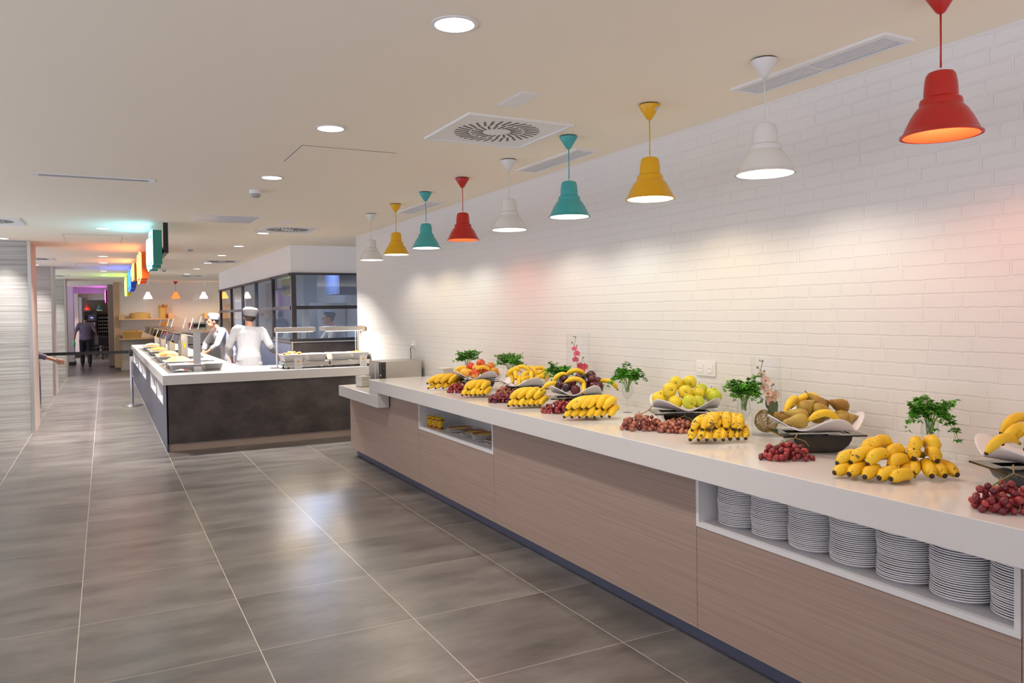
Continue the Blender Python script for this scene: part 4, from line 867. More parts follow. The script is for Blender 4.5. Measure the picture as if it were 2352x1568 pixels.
for x, y, lb, v, rz, s_ in GL:
    wineglass(x, y, 'stemmed glass, the '+lb, s_)
    t = thing('parsley', 'green parsley sprigs in the '+lb, 'parsley', (x, y, CT+.198), rz, 'parsley in stemmed glasses')
    link('leaves', PV[v][0], t); link('stems', PV[v][1], t)

# ------------------------------------------------------------------ orchids in tall glass cylinders
def petal(mb, c, d, n_, ln, wd, cup=.25):
    d = Vector(d).normalized(); n_ = Vector(n_).normalized(); x = d.cross(n_).normalized(); V = [tuple(c)]; F = []
    N = 6
    for i in range(1, N+1):
        u = i/N; hw = wd*math.sin(PI*min(.98, u*.9+.08))**.7; ct = Vector(c)+d*ln*u+n_*cup*ln*(u*u)
        for q in (-1, 0, 1): V.append(tuple(ct+x*hw*q+n_*(.12*wd if q else 0)))
    F.append((0, 2, 1)); F.append((0, 3, 2))
    for i in range(N-1):
        b_ = 1+i*3
        for q in (0, 1): F.append((b_+q, b_+q+1, b_+3+q+1, b_+3+q))
    mb.add(V, F)
def vase(x, y, h, r, label, col, olabel, seed, ball_=None):
    t = thing('glass_cylinder_vase', label, 'vase', (x, y, CT), 0, 'tall clear cylinder vases')
    MB().lathe([(r, .0), (r, h), (r-.003, h), (r-.003, .012), (0, .012)], 56).build('cylinder', 'clear_glass', t, 50)
    MB().lathe([(0, 0), (r-.003, 0), (r-.003, .010), (0, .010)], 56).build('thick_base', 'clear_glass', t, 50)
    g = thing('orchid_spray', olabel, 'orchid', (x, y, CT+.012), RZ, 'orchid sprays in cylinder vases'); rr = random.Random(seed)
    k = h/.42
    spine = [(.0, -.01, .012), (.012, 0, .12*k), (-.005, .0, .20*k), (-.022, 0, .28*k), (-.030, 0, .33*k), (-.018, 0, .385*k)]
    st = MB().tube([Vector(p) for p in spine], .0018, 6)
    fl = [((-.028, -.012, .315*k), .022), ((-.010, -.02, .285*k), .026), ((-.020, -.02, .25*k), .026), ((.004, -.02, .215*k), .026), ((.022, -.015, .19*k), .030), ((.045, -.005, .205*k), .027), ((.010, -.03, .17*k), .028)]
    for (c, s_) in fl:
        f = MB(); N_ = Vector((rr.uniform(-.5, .5), -1, rr.uniform(-.3, .5))).normalized()
        X = N_.cross(Vector((0, 0, 1))).normalized(); Z = X.cross(N_)
        for a, w_ in ((PI/2, .42), (PI/2+2.1, .40), (PI/2-2.1, .40), (.25, .68), (PI-.25, .68)): petal(f, c, X*math.cos(a)+Z*math.sin(a), N_, s_, s_*w_)
        o = f.build('flower', col, g, 170)
        MB().ball(tuple(Vector(c)+N_*.004), .0055, 8, 6, (1, 1, .8)).build('flower_heart', 'orchid_heart', o, 170)
    for c, rad in (((-.018, 0, .385*k+.004), .006), ((-.032, 0, .392*k), .0045), ((-.045, .0, .355*k), .0065), ((-.010, -.004, .335*k), .006), ((.038, 0, .262*k), .0055), ((.028, 0, .255*k), .0035)):
        MB().ball(c, rad, 10, 8, (1, 1, 1.2)).build('bud', 'orchid_bud', g, 170)
    st.tube([(-.022, 0, .30*k), (-.035, 0, .35*k), (-.045, 0, .355*k)], .0012, 5).tube([(.02, 0, .19*k), (.026, 0, .235*k), (.036, 0, .258*k)], .0012, 5).tube([(-.018, 0, .385*k), (-.03, 0, .39*k)], .001, 5)
    st.build('stem', 'orchid_stem', g, 170)
    for c, d, ln, wd in (((.030, -.01, .10*k), (.25, 0, 1), .075, .018), ((.028, -.03, .09*k), (-.15, -.1, 1), .085, .026), ((.020, .01, .12*k), (.05, .2, 1), .08, .024)):
        f = MB(); petal(f, c, d, (0, -1, .2), ln, wd, .1); f.build('leaf', 'dark_leaf', g, 170)
    if ball_:
        v = MB()
        for i in range(46):
            ax = Vector((rr.uniform(-1, 1), rr.uniform(-1, 1), rr.uniform(-1, 1))).normalized(); u = ax.orthogonal().normalized(); w_ = ax.cross(u); R = ball_*rr.uniform(.86, 1); off = ax*rr.uniform(-.3, .3)*R; a0 = rr.uniform(0, 6)
            R2 = math.sqrt(max(1e-5, R*R-off.length_squared))
            v.tube([off+(u*math.cos(a0+t_*.42)+w_*math.sin(a0+t_*.42))*R2 for t_ in range(13)], .0012, 5)
        o = v.build('vine_ball', 'gold_vine', None, 170); o.location = (x, y, CT+.0125+ball_+.001)
        tag(o, 'golden woven vine ball in the bottom of the pale orchid vase', 'decorative ball')
vase(3.09, 3.01, .41, .078, 'clear glass cylinder vase with pale orchid, left of the pears', 'orchid_cream', 'cream and pink orchid spray left of the pear bowl', 3, .062)
vase(3.10, 4.86, .505, .088, 'clear glass cylinder vase with bright pink orchid, behind the plums', 'orchid_pink', 'bright pink orchid spray behind the plum bowl', 8)

# ------------------------------------------------------------------ kitchen serving counter (L-shaped)
KZ = .94
t = thing('serving_counter', 'L-shaped serving counter with white top, black slate front and blue-grey side', 'counter', (.645, 10.32, 0))
ox, oy = -.645, -10.32
o = MB().prism([(.61, 10.27), (3.25, 10.27), (3.25, 11.43), (1.70, 11.43), (1.70, 22.6), (.61, 22.6)], .822, KZ, Matrix.Translation((ox, oy, 0))).build('countertop', 'quartz', t); bevel(o, .003)
B(.652+ox, 3.25+ox, 0, .02, .10, .8218).build('front_panel', 'slate', t)
B(.66+ox, 3.25+ox, .03, .05, 0, .10).build('kickboard', 'beige_metal', t)
B(1.66+ox, 1.68+ox, 11.40+oy, 22.5+oy, 0, .8218).box(1.66+ox, 3.25+ox, 11.38+oy, 11.40+oy, 0, .8218).build('inner_panel', 'steel', t)
B(0, .02, .0, 12.2, .0, .53).build('side_panel', 'blue_slate', t)
NI = [(10.80, 12.02), (12.35, 13.75), (15.4, 16.75), (17.15, 18.55), (19.1, 20.4), (20.7, 22.0)]
ed = [10.32]+[q for p in NI for q in p]+[22.5]
sp_ = MB()
for a, b_ in zip(ed[::2], ed[1::2]): sp_.box(0, .02, a+oy, b_+oy, .53, .8218)
sp_.build('upper_side_panel', 'blue_slate', t)
for a, b_ in NI:
    a += oy; b_ += oy
    f = B(-.008, .30, a, b_, .53, .548).box(-.008, .30, a, a+.03, .548, .8218).box(-.008, .30, b_-.03, b_, .548, .8218).box(.30, .31, a, b_, .53, .8218).build('niche_frame', 'niche_white', t)
side_me = MB().lathe([(0, .002), (.050, .002), (.052, 0), (.060, .003), (.082, .016), (.084, .017), (.080, .0175), (.05, .005), (0, .004)], 28).mesh('plate', 'plate_white', 50)
for q, (yy, nm) in enumerate(((11.4, 'nearest'), (13.05, 'second'))):
    for k in range(13):
        o = link('side_plate', side_me, None, (.76, yy, .5485+k*.0078)); tag(o, 'small white plate, %s in the %s niche of the serving counter side' % ((nums[:13][k]) if k < 12 else 'topmost', nm), 'plate', 'small plates in the serving counter niches')
# stainless hot wells set in the counter
for k, (a, b_) in enumerate(((10.6, 12.75), (12.95, 15.1), (15.3, 17.45), (17.65, 19.8))):
    w_ = thing('hot_well', 'stainless framed hot plate set in the serving counter, %s' % ['nearest the camera', 'second along', 'third along', 'farthest'][k], 'hot plate', (1.03, (a+b_)/2, KZ), 0, 'hot plates in the serving counter')
    h_ = (b_-a)/2
    B(-.33, .33, -h_, h_, .0002, .004).build('frame', 'steel', w_); B(-.29, .29, -h_+.04, h_-.04, .004, .006).build('glass_plate', 'black_gloss' if k > 9 else 'steel_bright', w_)
    g = thing('sneeze_guard', 'stainless sneeze guard with glass top over the hot plate, %s' % ['nearest the camera', 'second along', 'third along', 'farthest'][k], 'sneeze guard', (1.06, (a+b_)/2, KZ+.004), 0, 'sneeze guards on the serving counter')
    for q, yy in enumerate((-h_+.26, h_-.12)):
        p = B(-.045, .045, yy-.012, yy+.012, .002, .488).build('post', 'steel', g)
        if q or k == 3: B(-.014, .014, yy-.0135, yy-.0121, .24, .32).build('yellow_sticker', 'sticker_yellow', p)
        B(-.07, .07, yy-.03, yy+.03, .488, .494).build('bracket', 'steel', p)
    B(-.27, .27, -h_+.02, h_-.02, .496, .503).build('top_glass', 'window_glass', g)
    for q in range(2):
        yy = -h_*.5+q*h_
        M = Matrix.Translation((-.23, yy, .43)) @ Matrix.Rotation(.35, 4, 'Y')
        MB().box(-.003, .003, -h_*.42, h_*.42, -.07, .06, M).build('front_glass', 'smoked_glass', g)
    B(-.05, .03, -h_+.3, h_-.3, .455, .485).build('heater_bar', 'dark_metal', g)
    B(-.035, .015, -h_+.32, h_-.32, .449, .4545).build('heater_element', 'heat_glow', g)
    lamp('heater_light', 'AREA', g, (-.01, 0, .44), E_HEAT*.14, (1, .76, .5), .06, sy=1.4)
def tray(x, y, z, wx, wy, food, label, mound=.03, group='food trays on the serving counter', seed=0, h=.07):
    t = thing('food_tray', label, 'food tray', (x, y, z), 0, group)
    a, b_ = wx/2, wy/2; k = .80
    V = []
    rings = [(k, 0), (.97, h-.006), (1.05, h-.006), (1.05, h), (.95, h), (k-.03, .008)]
    for s_, zz in rings: V += [(-a*s_, -b_*s_, zz), (a*s_, -b_*s_, zz), (a*s_, b_*s_, zz), (-a*s_, b_*s_, zz)]
    F = [(3, 2, 1, 0)]
    for i in range(len(rings)-1): F += [(i*4+q, i*4+(q+1) % 4, i*4+4+(q+1) % 4, i*4+4+q) for q in range(4)]
    F.append(tuple(len(V)-4+q for q in range(4)))
    o = MB().add(V, F).build('tray_body', 'porcelain', t); bevel(o, .004)
    r = random.Random(seed); f = MB(); n_ = 14; P = []
    for i in range(n_+1):
        for j in range(n_+1):
            u = i/n_*2-1; v = j/n_*2-1; m_ = max(0, (1-u*u)*(1-v*v)); P.append((a*.92*u, b_*.92*v, h-.018+(mound+r.uniform(-.012, .012))*m_**.7))
    f.add(P, [(i*(n_+1)+j, (i+1)*(n_+1)+j, (i+1)*(n_+1)+j+1, i*(n_+1)+j+1) for i in range(n_) for j in range(n_)])
    o = f.build('food', food, t, 170); o['kind'] = 'stuff'
    return t
FT = [(.93, 11.05, .39, .44, 'cream_food', 'white tray of flat golden portions and sausages at the near corner', .02), (1.27, 11.15, .24, .46, 'cream_food', 'white tray behind the first post at the near corner', .01),
      (.92, 11.95, .38, .50, 'pasta_food', 'white tray heaped with yellow pasta, second along the near hot plate', .075), (1.26, 12.05, .26, .46, 'cream_food', 'white tray right of the heaped pasta', .03),
      (.92, 13.5, .38, .52, 'roast_food', 'white tray of browned roast pieces on the second hot plate', .05), (1.26, 13.4, .26, .48, 'roast_food', 'white tray of reddish food right of the roast pieces', .02),
      (.93, 14.2, .38, .52, 'pasta_food', 'white tray of golden food on the second hot plate, beyond the roast', .07), (.93, 15.8, .38, .52, 'roast_food', 'white tray of dark roast on the third hot plate', .05),
      (.93, 16.7, .38, .52, 'orange_food', 'white tray of orange food on the third hot plate', .05), (1.26, 16.2, .26, .48, 'cream_food', 'white tray on the inner side of the third hot plate', .03), (.93, 18.2, .38, .52, 'roast_food', 'white tray on the farthest hot plate, near part', .06), (.93, 19.1, .38, .52, 'cream_food', 'white tray on the farthest hot plate, far part', .06)]
for i, (x, y, wx, wy, fd, lb, md) in enumerate(FT): tray(x, y, KZ+.0065, wx, wy, fd, lb, md, seed=i, h=.085)
for i in range(5):
    o = MB().tube([(1.0+.022*i, 11.0+.012*(i % 2), 1.050), (1.005+.022*i, 11.04, 1.056), (1.0+.022*i, 11.10, 1.050)], [.009, .011, .009], 8).build('sausage', 'roast_food', None, 170)
    tag(o, 'brown sausage on the golden tray at the near corner, %s' % ['leftmost', 'second from left', 'middle', 'second from right', 'rightmost'][i], 'sausage', 'sausages on the golden tray')
t2 = thing('serving_tongs', 'steel serving tongs with a red grip lying on the near counter corner', 'tongs', (.86, 10.70, KZ+.006), -.5)
MB().tube([(-.14, 0, .005), (-.06, .008, .028), (.05, .006, .030), (.13, 0, .008)], .005, 8).tube([(-.14, .0, .005), (-.06, .03, .018), (.05, .03, .018), (.13, .02, .008)], .005, 8).build('arms', 'steel_bright', t2, 170)
MB().tube([(.03, .006, .030), (.08, .004, .024)], .007, 8).build('grip', 'shade_red', t2, 170)
for i, (x, y, hh) in enumerate(((1.10, 19.3, .16), (1.12, 17.2, .18), (1.10, 15.8, .19), (1.12, 13.6, .20), (1.10, 12.2, .20), (1.20, 12.15, .22))):
    t = thing('menu_card', 'white card in a clear upright holder on the glass top, %s' % ['farthest', 'second farthest', 'third farthest', 'third nearest', 'second nearest', 'nearest'][i], 'menu card', (x, y, KZ+.5075), 0, 'cards standing on the sneeze guards')
    M = Matrix.Rotation(.28, 4, 'Y')
    B(-.05, .05, -.03, .03, 0, .003).build('foot', 'acrylic', t); MB().box(-.002, .002, -.07, .07, .003, hh, M).build('holder', 'acrylic', t); MB().box(-.0005, .0005, -.065, .065, .012, hh-.005, Matrix.Translation((-.003, 0, 0)) @ M).build('card', 'card_white', t)
# heated display on the near arm
for k, (x0, x1, px_) in enumerate(((2.013, 2.545, 2.035), (2.675, 3.243, 3.215))):
    t = thing('heat_lamp', 'stainless heat lamp bar on a post, %s' % ['left one, over the yellow food', 'right one, with an amber switch'][k], 'heat lamp', (px_, 10.66 if not k else 10.885, KZ), 0, 'heat lamp bars over the trays')
    dy = -.225*k
    MB().tube([(0, 0, .012), (0, 0, .49)], .014, 14).build('post', 'steel_bright', t, 60)
    if k: MB().tube([(-.035, 0, .012), (-.035, 0, .49)], .009, 12).build('second_post', 'steel_bright', t, 60)
    o = B(-.09, .035 if k else .03, -.05 if k else -.10, .06, 0, .012).build('base_plate', 'steel_bright', t)
    o = B(x0-px_, x1-px_, -.055+dy, .045 if k else .045, .485, .545).build('lamp_bar', 'steel', t); bevel(o, .003)
    B(x0-px_+.03, x1-px_-.03, -.035+dy, .025+dy, .480, .4845).build('heating_tube', 'heat_glow', t)
    if k: q = B(x1-px_-.065, x1-px_-.035, -.0575+dy, -.0552+dy, .505, .53).build('switch', 'amber_switch', t)
    lamp('heat_lamp_light', 'AREA', t, ((x0+x1)/2-px_, -.005+dy, .474), E_HEAT, (1, .82, .62), .05, sy=.45, rot=(0, 0, PI/2))
    c0 = 2.09 if not k else 2.69; c1 = 2.67 if not k else 3.25
    hp = thing('hot_plate', 'stainless table hot plate, %s' % ['left one with a teal knob', 'right one by the brick wall'][k], 'hot plate', ((c0+c1)/2, 10.62, KZ), 0, 'table hot plates under the heat lamps'); w_ = (c1-c0)/2
    o = B(-w_+.002, w_-.002, -.21, .20, .028, .090).build('body', 'steel', hp); bevel(o, .003)
    for sx in (-1, 1):
        for sy in (-1, 1): MB().tube([(sx*(w_-.05), sy*.16, 0), (sx*(w_-.05), sy*.16, .028)], .012, 10).build('foot', 'dark_metal', hp, 60)
    if not k: MB().tube([(-w_-.004, -.17, .058), (-w_-.028, -.17, .058)], .016, 14).build('knob', 'knob_teal', hp, 60)
PT = [(2.225, .30, 'orange_food', 'white tray of round golden food under the left heat lamp', .035), (2.530, .255, 'cream_food', 'white tray of pale food, second under the heat lamps', .006), (2.845, .26, 'cream_food', 'white tray of pale food, third under the heat lamps', .01), (3.120, .235, 'orange_food', 'white tray of orange food nearest the brick wall', .025)]
for i, (x, wx, fd, lb, md) in enumerate(PT): tray(x, 10.62, KZ+.091, wx, .36, fd, lb, md, 'food trays under the heat lamps', 40+i, .095)
rr = random.Random(4)
for i in range(9):
    o = MB().ball((0, 0, 0), .022, 12, 8, (1.2, 1, .8)).build('potato', 'orange_food', None, 170); o.location = (2.12+.026*i, 10.60+rr.uniform(-.07, .07), KZ+.091+.100+rr.uniform(0, .008)+.012*(i in (3, 4, 5)))
    tag(o, 'round golden potato on the left tray, %s from its left side' % ['first', 'second', 'third', 'fourth', 'fifth', 'sixth', 'seventh', 'eighth', 'ninth'][i], 'potato', 'golden potatoes on the left heated tray')
for k, x in enumerate((2.25, 3.13)):
    t = thing('food_card', 'white folded food card with an orange round mark, %s' % ['left one', 'right one'][k], 'food card', (x, 10.36, KZ), .1, 'food cards in front of the hot plates')
    B(-.05, .05, -.03, .03, 0, .003).build('foot', 'acrylic', t); B(-.052, .052, -.002, .0, .003, .145).build('card', 'card_white', t)
    MB().lathe([(0, 0), (.016, 0), (.016, .001), (0, .001)], 20, Matrix.Translation((0, -.003, .098)) @ Matrix.Rotation(PI/2, 4, 'X')).build('round_mark', 'card_orange', t)
    B(-.025, .025, -.0027, -.0021, .055, .058).box(-.02, .02, -.0027, -.0021, .045, .048).build('small_print', 'grey_panel', t)

# ------------------------------------------------------------------ hanging signs over the counter
t = thing('sign_rail', 'black rail frame hanging from the ceiling that carries the coloured signs', 'sign frame', (.67, 10.15, CEIL))
m_ = B(-.022, .03, 0, 14.3, -.36, -.31)
for yy in (0, 3.2, 6.6, 8.7, 12.0, 14.26): m_.box(-.022, .03, yy, yy+.05, -.3101, 0)
m_.build('rail', 'sign_black', t)
def sign(x0, x1, y0, y1, z0, z1, m, neon, label, seed, text=None):
    r = random.Random(seed); t = thing('hanging_sign', label, 'sign', (x1, y0, z0), 0, 'coloured letter signs hanging in a row'); L = y1-y0; H = z1-z0; n_ = 9
    top = []; bot = []
    for i in range(n_+1):
        u = i/n_; tp = 1-.16*r.random()*(0 if i in (3, 4) else 1); bt = .16*r.random()
        top += [(L*(i/(n_+1)), H*tp), (L*((i+1)/(n_+1)), H*tp)]; bot += [(L*(i/(n_+1)), H*bt), (L*((i+1)/(n_+1)), H*bt)]
    poly = bot+top[::-1]
    Mx = Matrix(((0, 0, 1, 0), (1, 0, 0, 0), (0, 1, 0, 0), (0, 0, 0, 1)))
    MB().prism(poly, -(x1-x0), -.012, Mx).build('letter_box', m, t)
    (B(-.012, .01, L*.15, L*.85, H*.42, H*.55) if x0 > .2 else B(-.012, .01, L*.2, L*.25, H*.5, CEIL-z0).box(-.012, .01, L*.75, L*.8, H*.5, CEIL-z0)).build('mounting_bar', 'sign_black', t)
    P = []; N = 60
    for i in range(N+1):
        u = i/N; P.append((-(x1-x0)-.012, L*(.06+.88*u+.035*math.sin(u*40+seed)), H*(.5+.30*math.sin(u*28+seed)*(1 if i % 7 else .8))))
    nb = MB().tube(P, .012, 6)
    nb.tube([(-(x1-x0)-.006, y_*.98+L*.01, z_) for y_, z_ in poly+[poly[0]]], .008, 5)
    nb.build('neon_tube', neon, t, 170)
    if text:
        cu = bpy.data.curves.new('lettering', 'FONT'); cu.body = text; cu.size = .34; cu.extrude = .004; cu.materials.append(MATS['sign_black'])
        tmp = bpy.data.objects.new('tmp', cu); COL.objects.link(tmp); dg = bpy.context.evaluated_depsgraph_get(); me = bpy.data.meshes.new_from_object(tmp.evaluated_get(dg)); bpy.data.objects.remove(tmp); o = link('lettering', me, t); o.matrix_local = Matrix.Translation((-.006, L*.94, H*.35)) @ Matrix(((0, 0, -1, 0), (-1, 0, 0, 0), (0, 1, 0, 0), (0, 0, 0, 1)))
    c = {'neon_cyan': (.25, .75, 1), 'neon_orange': (1, .28, .08), 'neon_blue': (.08, .12, 1), 'neon_green': (.3, 1, .05), 'neon_magenta': (.6, .1, 1)}[neon]
    l_ = lamp('neon_light', 'AREA', t, (-(x1-x0)-.07, L/2, H/2), 5 if neon != 'neon_magenta' else 4, c, .3, sy=L*.8); l_.rotation_euler = (0, PI/2+.9, 0)
sign(.53, .64, 10.12, 11.45, 2.24, 2.70, 'sign_teal', 'neon_cyan', 'teal letter sign with glowing cyan face, nearest in the hanging row', 3)
sign(.53, .64, 13.25, 14.85, 2.20, 2.70, 'sign_orange', 'neon_orange', 'bright orange letter sign, second in the hanging row', 5)
sign(.53, .64, 16.5, 17.9, 2.38, 2.71, 'sign_amber', 'neon_orange', 'small amber letter sign behind the bright orange one', 7)
sign(.53, .64, 18.7, 20.6, 2.25, 2.73, 'sign_blue', 'neon_blue', 'blue letter sign with glowing edge', 9)
sign(.53, .64, 22.0, 23.9, 2.20, 2.73, 'sign_yellow', 'neon_green', 'yellow-green letter sign, last on the black rail', 12, 'soup')
sign(.06, .16, 30.8, 32.2, 2.20, 2.66, 'sign_magenta', 'neon_magenta', 'magenta letter sign glowing purple above the far corridor', 15)

# ------------------------------------------------------------------ bread wall
def bread(L, r, name, label, group, loc, rot, m='bread_crust'):
    n_ = 8; P = []; R = []
    for i in range(n_+1): u = i/n_*2-1; P.append((L/2*u, 0, .06*L*(1-u*u))); R.append(max(.004, r*(1-abs(u)**3)**.5))
    o = MB().tube(P, R, 10).build(name, m, None, 170); o.location = loc; o.rotation_euler = rot; tag(o, label, 'bread', group)
t = thing('wall_shelf', 'upper pine shelf on the tiled wall holding two bread baskets', 'shelf', (1.195, 27.5, 1.585))
B(-.785, .785, -.34, -.001, 0, .035).build('board', 'pine', t); B(-.785, -.63, -.34, -.02, .035, .16).build('end_block', 'pine', t); B(.63, .785, -.34, -.02, .035, .19).build('end_block', 'pine', t)
t = thing('wall_shelf', 'lower pine shelf on the tiled wall beside the timber pier', 'shelf', (1.02, 27.5, .965)); B(-.62, .62, -.34, -.001, 0, .04).build('board', 'pine', t)
t = thing('wall_shelf', 'right pine shelf on the tiled wall, partly behind the glazed kitchen', 'shelf', (3.30, 27.5, 1.585)); B(-.40, .40, -.34, -.001, 0, .035).build('board', 'pine', t); B(-.40, -.26, -.34, -.02, .035, .19).build('end_block', 'pine', t)
def basket(x, y, z, rx, ry, h, label, flare=1.2, n_=28):
    t = thing('bread_basket', label, 'basket', (x, y, z), 0, 'bread baskets on the shelves'); M = Matrix.Diagonal((rx, ry, 1, 1))
    o = MB().lathe([(0, .0), (1/flare, 0), (1, h), (.94, h), (.92/flare, .012), (0, .012)], n_, M).build('basket_body', 'wicker', t, 60)
    MB().lathe([(1.02, h-.012), (1.04, h), (1.0, h+.012), (.94, h+.004), (.95, h-.012)], n_, M, close=True).build('rim', 'wicker', t, 60)
    return t
basket(1.0, 27.30, 1.621, .30, .12, .16, 'long oval wicker basket of rolls on the upper shelf', 1.15)
for i in range(7): bread(.16, .035, 'bread_roll', 'golden roll in the long basket, %s' % ['at its left end', 'second from left', 'third from left', 'in the middle', 'third from right', 'second from right', 'at its right end'][i], 'rolls in the long basket', (.80+.066*i, 27.29, 1.765+.012*(i in (2, 3, 4))), (0, .0, .5+.3*i))
basket(1.66, 27.30, 1.621, .13, .12, .32, 'tall round wicker basket of upright baguettes', 1.25)
for i, (dx, an) in enumerate(((-.08, -.22), (-.03, -.08), (.03, .06), (.07, .22), (.0, .0))): bread(.44, .032, 'baguette', 'baguette standing in the tall basket, %s' % ['leftmost', 'second from left', 'third from left', 'rightmost', 'at the back'][i], 'baguettes in the tall basket', (1.70+dx, 27.29+.04*(i == 4), 1.621+.24), (0, -PI/2+an, 0))
basket(.76, 27.30, 1.006, .32, .14, .20, 'broad open basket of rolls on the lower shelf', 1.35)
for i in range(6): bread(.15, .036, 'bread_roll', 'roll in the broad basket on the lower shelf, %s' % ['leftmost', 'second from left', 'third from left', 'third from right', 'second from right', 'rightmost'][i], 'rolls in the broad basket', (.60+.062*i, 27.28, 1.205), (0, 0, .4*i))
basket(3.32, 27.30, 1.621, .20, .12, .13, 'small bread basket on the right shelf', 1.15)
for i in range(4): bread(.13, .034, 'bread_roll', 'roll in the small right basket, %s' % ['leftmost', 'second from left', 'second from right', 'rightmost'][i], 'rolls in the right basket', (3.2+.08*i, 27.29, 1.735), (0, 0, .6*i))
t = thing('back_counter', 'stainless back counter with white top below the bread shelves', 'counter', (2.35, 27.1, 0))
B(-.95, .95, -.35, .38, .02, 1.14).build('body', 'steel', t); B(-.97, .97, -.37, .39, 1.14, 1.17).build('top', 'quartz', t)
for k in range(3): MB().box(-.85+k*.6, -.35+k*.6, -.375, -.3505, .75, .78).build('handle', 'black_plastic', t)
t = thing('toaster_oven', 'small stainless conveyor toaster with red side panel on the back counter', 'toaster', (2.66, 27.05, 1.17))
B(-.27, .27, -.2, .2, .02, .30).build('body', 'steel', t); B(-.13, .24, -.203, -.2002, .14, .25).build('opening', 'black_plastic', t); B(-.25, -.16, -.203, -.2002, .10, .26).build('side_label', 'shade_red', t)
for sx in (-.2, .2): MB().tube([(sx, 0, 0), (sx, 0, .02)], .02, 10).build('foot', 'dark_metal', t)
for k, x in enumerate((-.02, .15)): B(x, x+.05, -.205, -.2002, .05, .09).build('warning_label', 'sticker_yellow', t)
basket(1.62, 26.98, 1.171, .17, .14, .12, 'dark basket of baguettes on the back counter', 1.2)
for i in range(3): bread(.40, .03, 'baguette', 'baguette leaning in the counter basket, %s' % ['left', 'middle', 'right'][i], 'baguettes on the back counter', (1.60+.06*i, 26.98, 1.36), (0, -1.1, 0))
# cone pendants in front of the bread wall
def cone_pendant(x, m, label, y=26.5, lit=(1, .86, .7), cm='white'):
    t = thing('cone_pendant', label, 'pendant lamp', (x, y, CEIL), 0, 'glowing cone pendants before the bread wall')
    MB().lathe([(.07, 0), (.07, -.01), (.012, -.10), (0, -.10)], 24).build('canopy', 'canopy_'+cm, t, 40)
    MB().tube([(0, 0, -.1), (0, 0, -.34)], .004, 6).build('cord', 'canopy_'+cm, t)
    MB().lathe([(0, -.335), (.045, -.335), (.05, -.35), (.055, -.38), (.09, -.44), (.118, -.50), (.128, -.545), (.125, -.545), (.1, -.47), (.05, -.38), (0, -.345)], 32).build('shade', m, t, 60)
    lamp('cone_light', 'POINT', t, (0, 0, -.50), 14, lit, .05)
cone_pendant(1.213, 'lamp_shade_lit', 'white glowing cone pendant, leftmost before the tiled wall'); cone_pendant(2.007, 'lamp_shade_red', 'red glowing cone pendant between two white ones', lit=(1, .35, .15), cm='red'); cone_pendant(2.825, 'lamp_shade_lit', 'white glowing cone pendant right of the red one'); cone_pendant(3.45, 'lamp_shade_yellow', 'yellow glowing cone pendant beside the kitchen windows', lit=(1, .7, .25), cm='yellow')

# ------------------------------------------------------------------ queue barrier
def stanchion(x, y, label, a):
    t = thing('barrier_post', label, 'barrier post', (x, y, 0), a, 'queue barrier posts')
    MB().lathe([(0, 0), (.178, 0), (.18, .012), (.165, .02), (.06, .04), (.03, .045), (0, .045)], 40).build('base', 'steel_bright', t, 40)
    MB().tube([(0, 0, .04), (0, 0, .93)], .026, 24).build('pole', 'steel_bright', t, 60)
    MB().lathe([(.034, .93), (.036, .935), (.036, 1.055), (.028, 1.065), (0, 1.065)], 24).build('belt_head', 'black_plastic', t, 40)
    return t
stanchion(.43, 16.15, 'chrome barrier post beside the serving counter', 0)
stanchion(-1.06, 16.25, 'chrome barrier post half hidden by the nearest ribbed column', 0)
o = MB().prism([(.39, 16.151), (-1.02, 16.249), (-1.02, 16.252), (.39, 16.154)][::-1], .985, 1.04).build('barrier_belt', 'black_plastic'); tag(o, 'black retractable belt stretched between the two barrier posts', 'belt')

# ------------------------------------------------------------------ far room: coffee machine, rack, tables
t = thing('coffee_machine', 'tall black coffee machine with a small blue screen in the far room', 'coffee machine', (-.62, 46.1, 0))
B(-.30, .27, -.35, .35, 0, 2.0).build('cabinet', 'black_gloss', t); B(-.12, .20, -.356, -.351, 1.55, 1.82).build('front_panel', 'grey_panel', t); B(-.02, .11, -.362, -.357, 1.66, 1.72).build('screen', 'blue_screen', t); B(-.12, .20, -.36, -.351, 1.25, 1.45).build('cup_bay', 'steel', t)
t = thing('cup_rack', 'black rack with lit rows of white cups in the far room', 'rack', (-.05, 46.1, 0))
m_ = B(-.29, -.27, -.2, .2, 0, 1.86).box(.27, .29, -.2, .2, 0, 1.86).box(-.27, .27, .18, .2, 0, 1.86).box(-.27, .27, -.2, .18, 1.84, 1.86).build('frame', 'black_plastic', t)
for k in range(5):
    B(-.27, .27, -.2, .18, .90+.18*k, .915+.18*k).build('shelf', 'black_plastic', t)
cup_me = MB().lathe([(0, 0), (.028, 0), (.036, .09), (.032, .09), (.026, .006), (0, .006)], 12).mesh('cup', 'porcelain', 60)
for k in range(5):
    for i in range(6):
        o = link('white_cup', cup_me, None, (-.05-.22+.088*i, 45.98, .916+.18*k)); tag(o, 'white cup in the far rack, %s shelf, %s' % (['lowest', 'second lowest', 'middle', 'second highest', 'highest'][k], ['leftmost', 'second from left', 'third from left', 'third from right', 'second from right', 'rightmost'][i]), 'cup', 'white cups in the far rack')
def chair(x, y, rz, label):
    t = thing('dining_chair', label, 'chair', (x, y, 0), rz, 'black chairs in the far room')
    B(-.21, .21, -.21, .21, .44, .47).build('seat', 'black_plastic', t); B(-.21, .21, .18, .21, .56, .88).build('backrest', 'black_plastic', t)
    for sx in (-.19, .19):
        MB().tube([(sx, -.19, 0), (sx, -.19, .44)], .015, 8).build('leg', 'dark_metal', t); MB().tube([(sx, .2, 0), (sx, .195, .56)], .015, 8).build('leg', 'dark_metal', t)
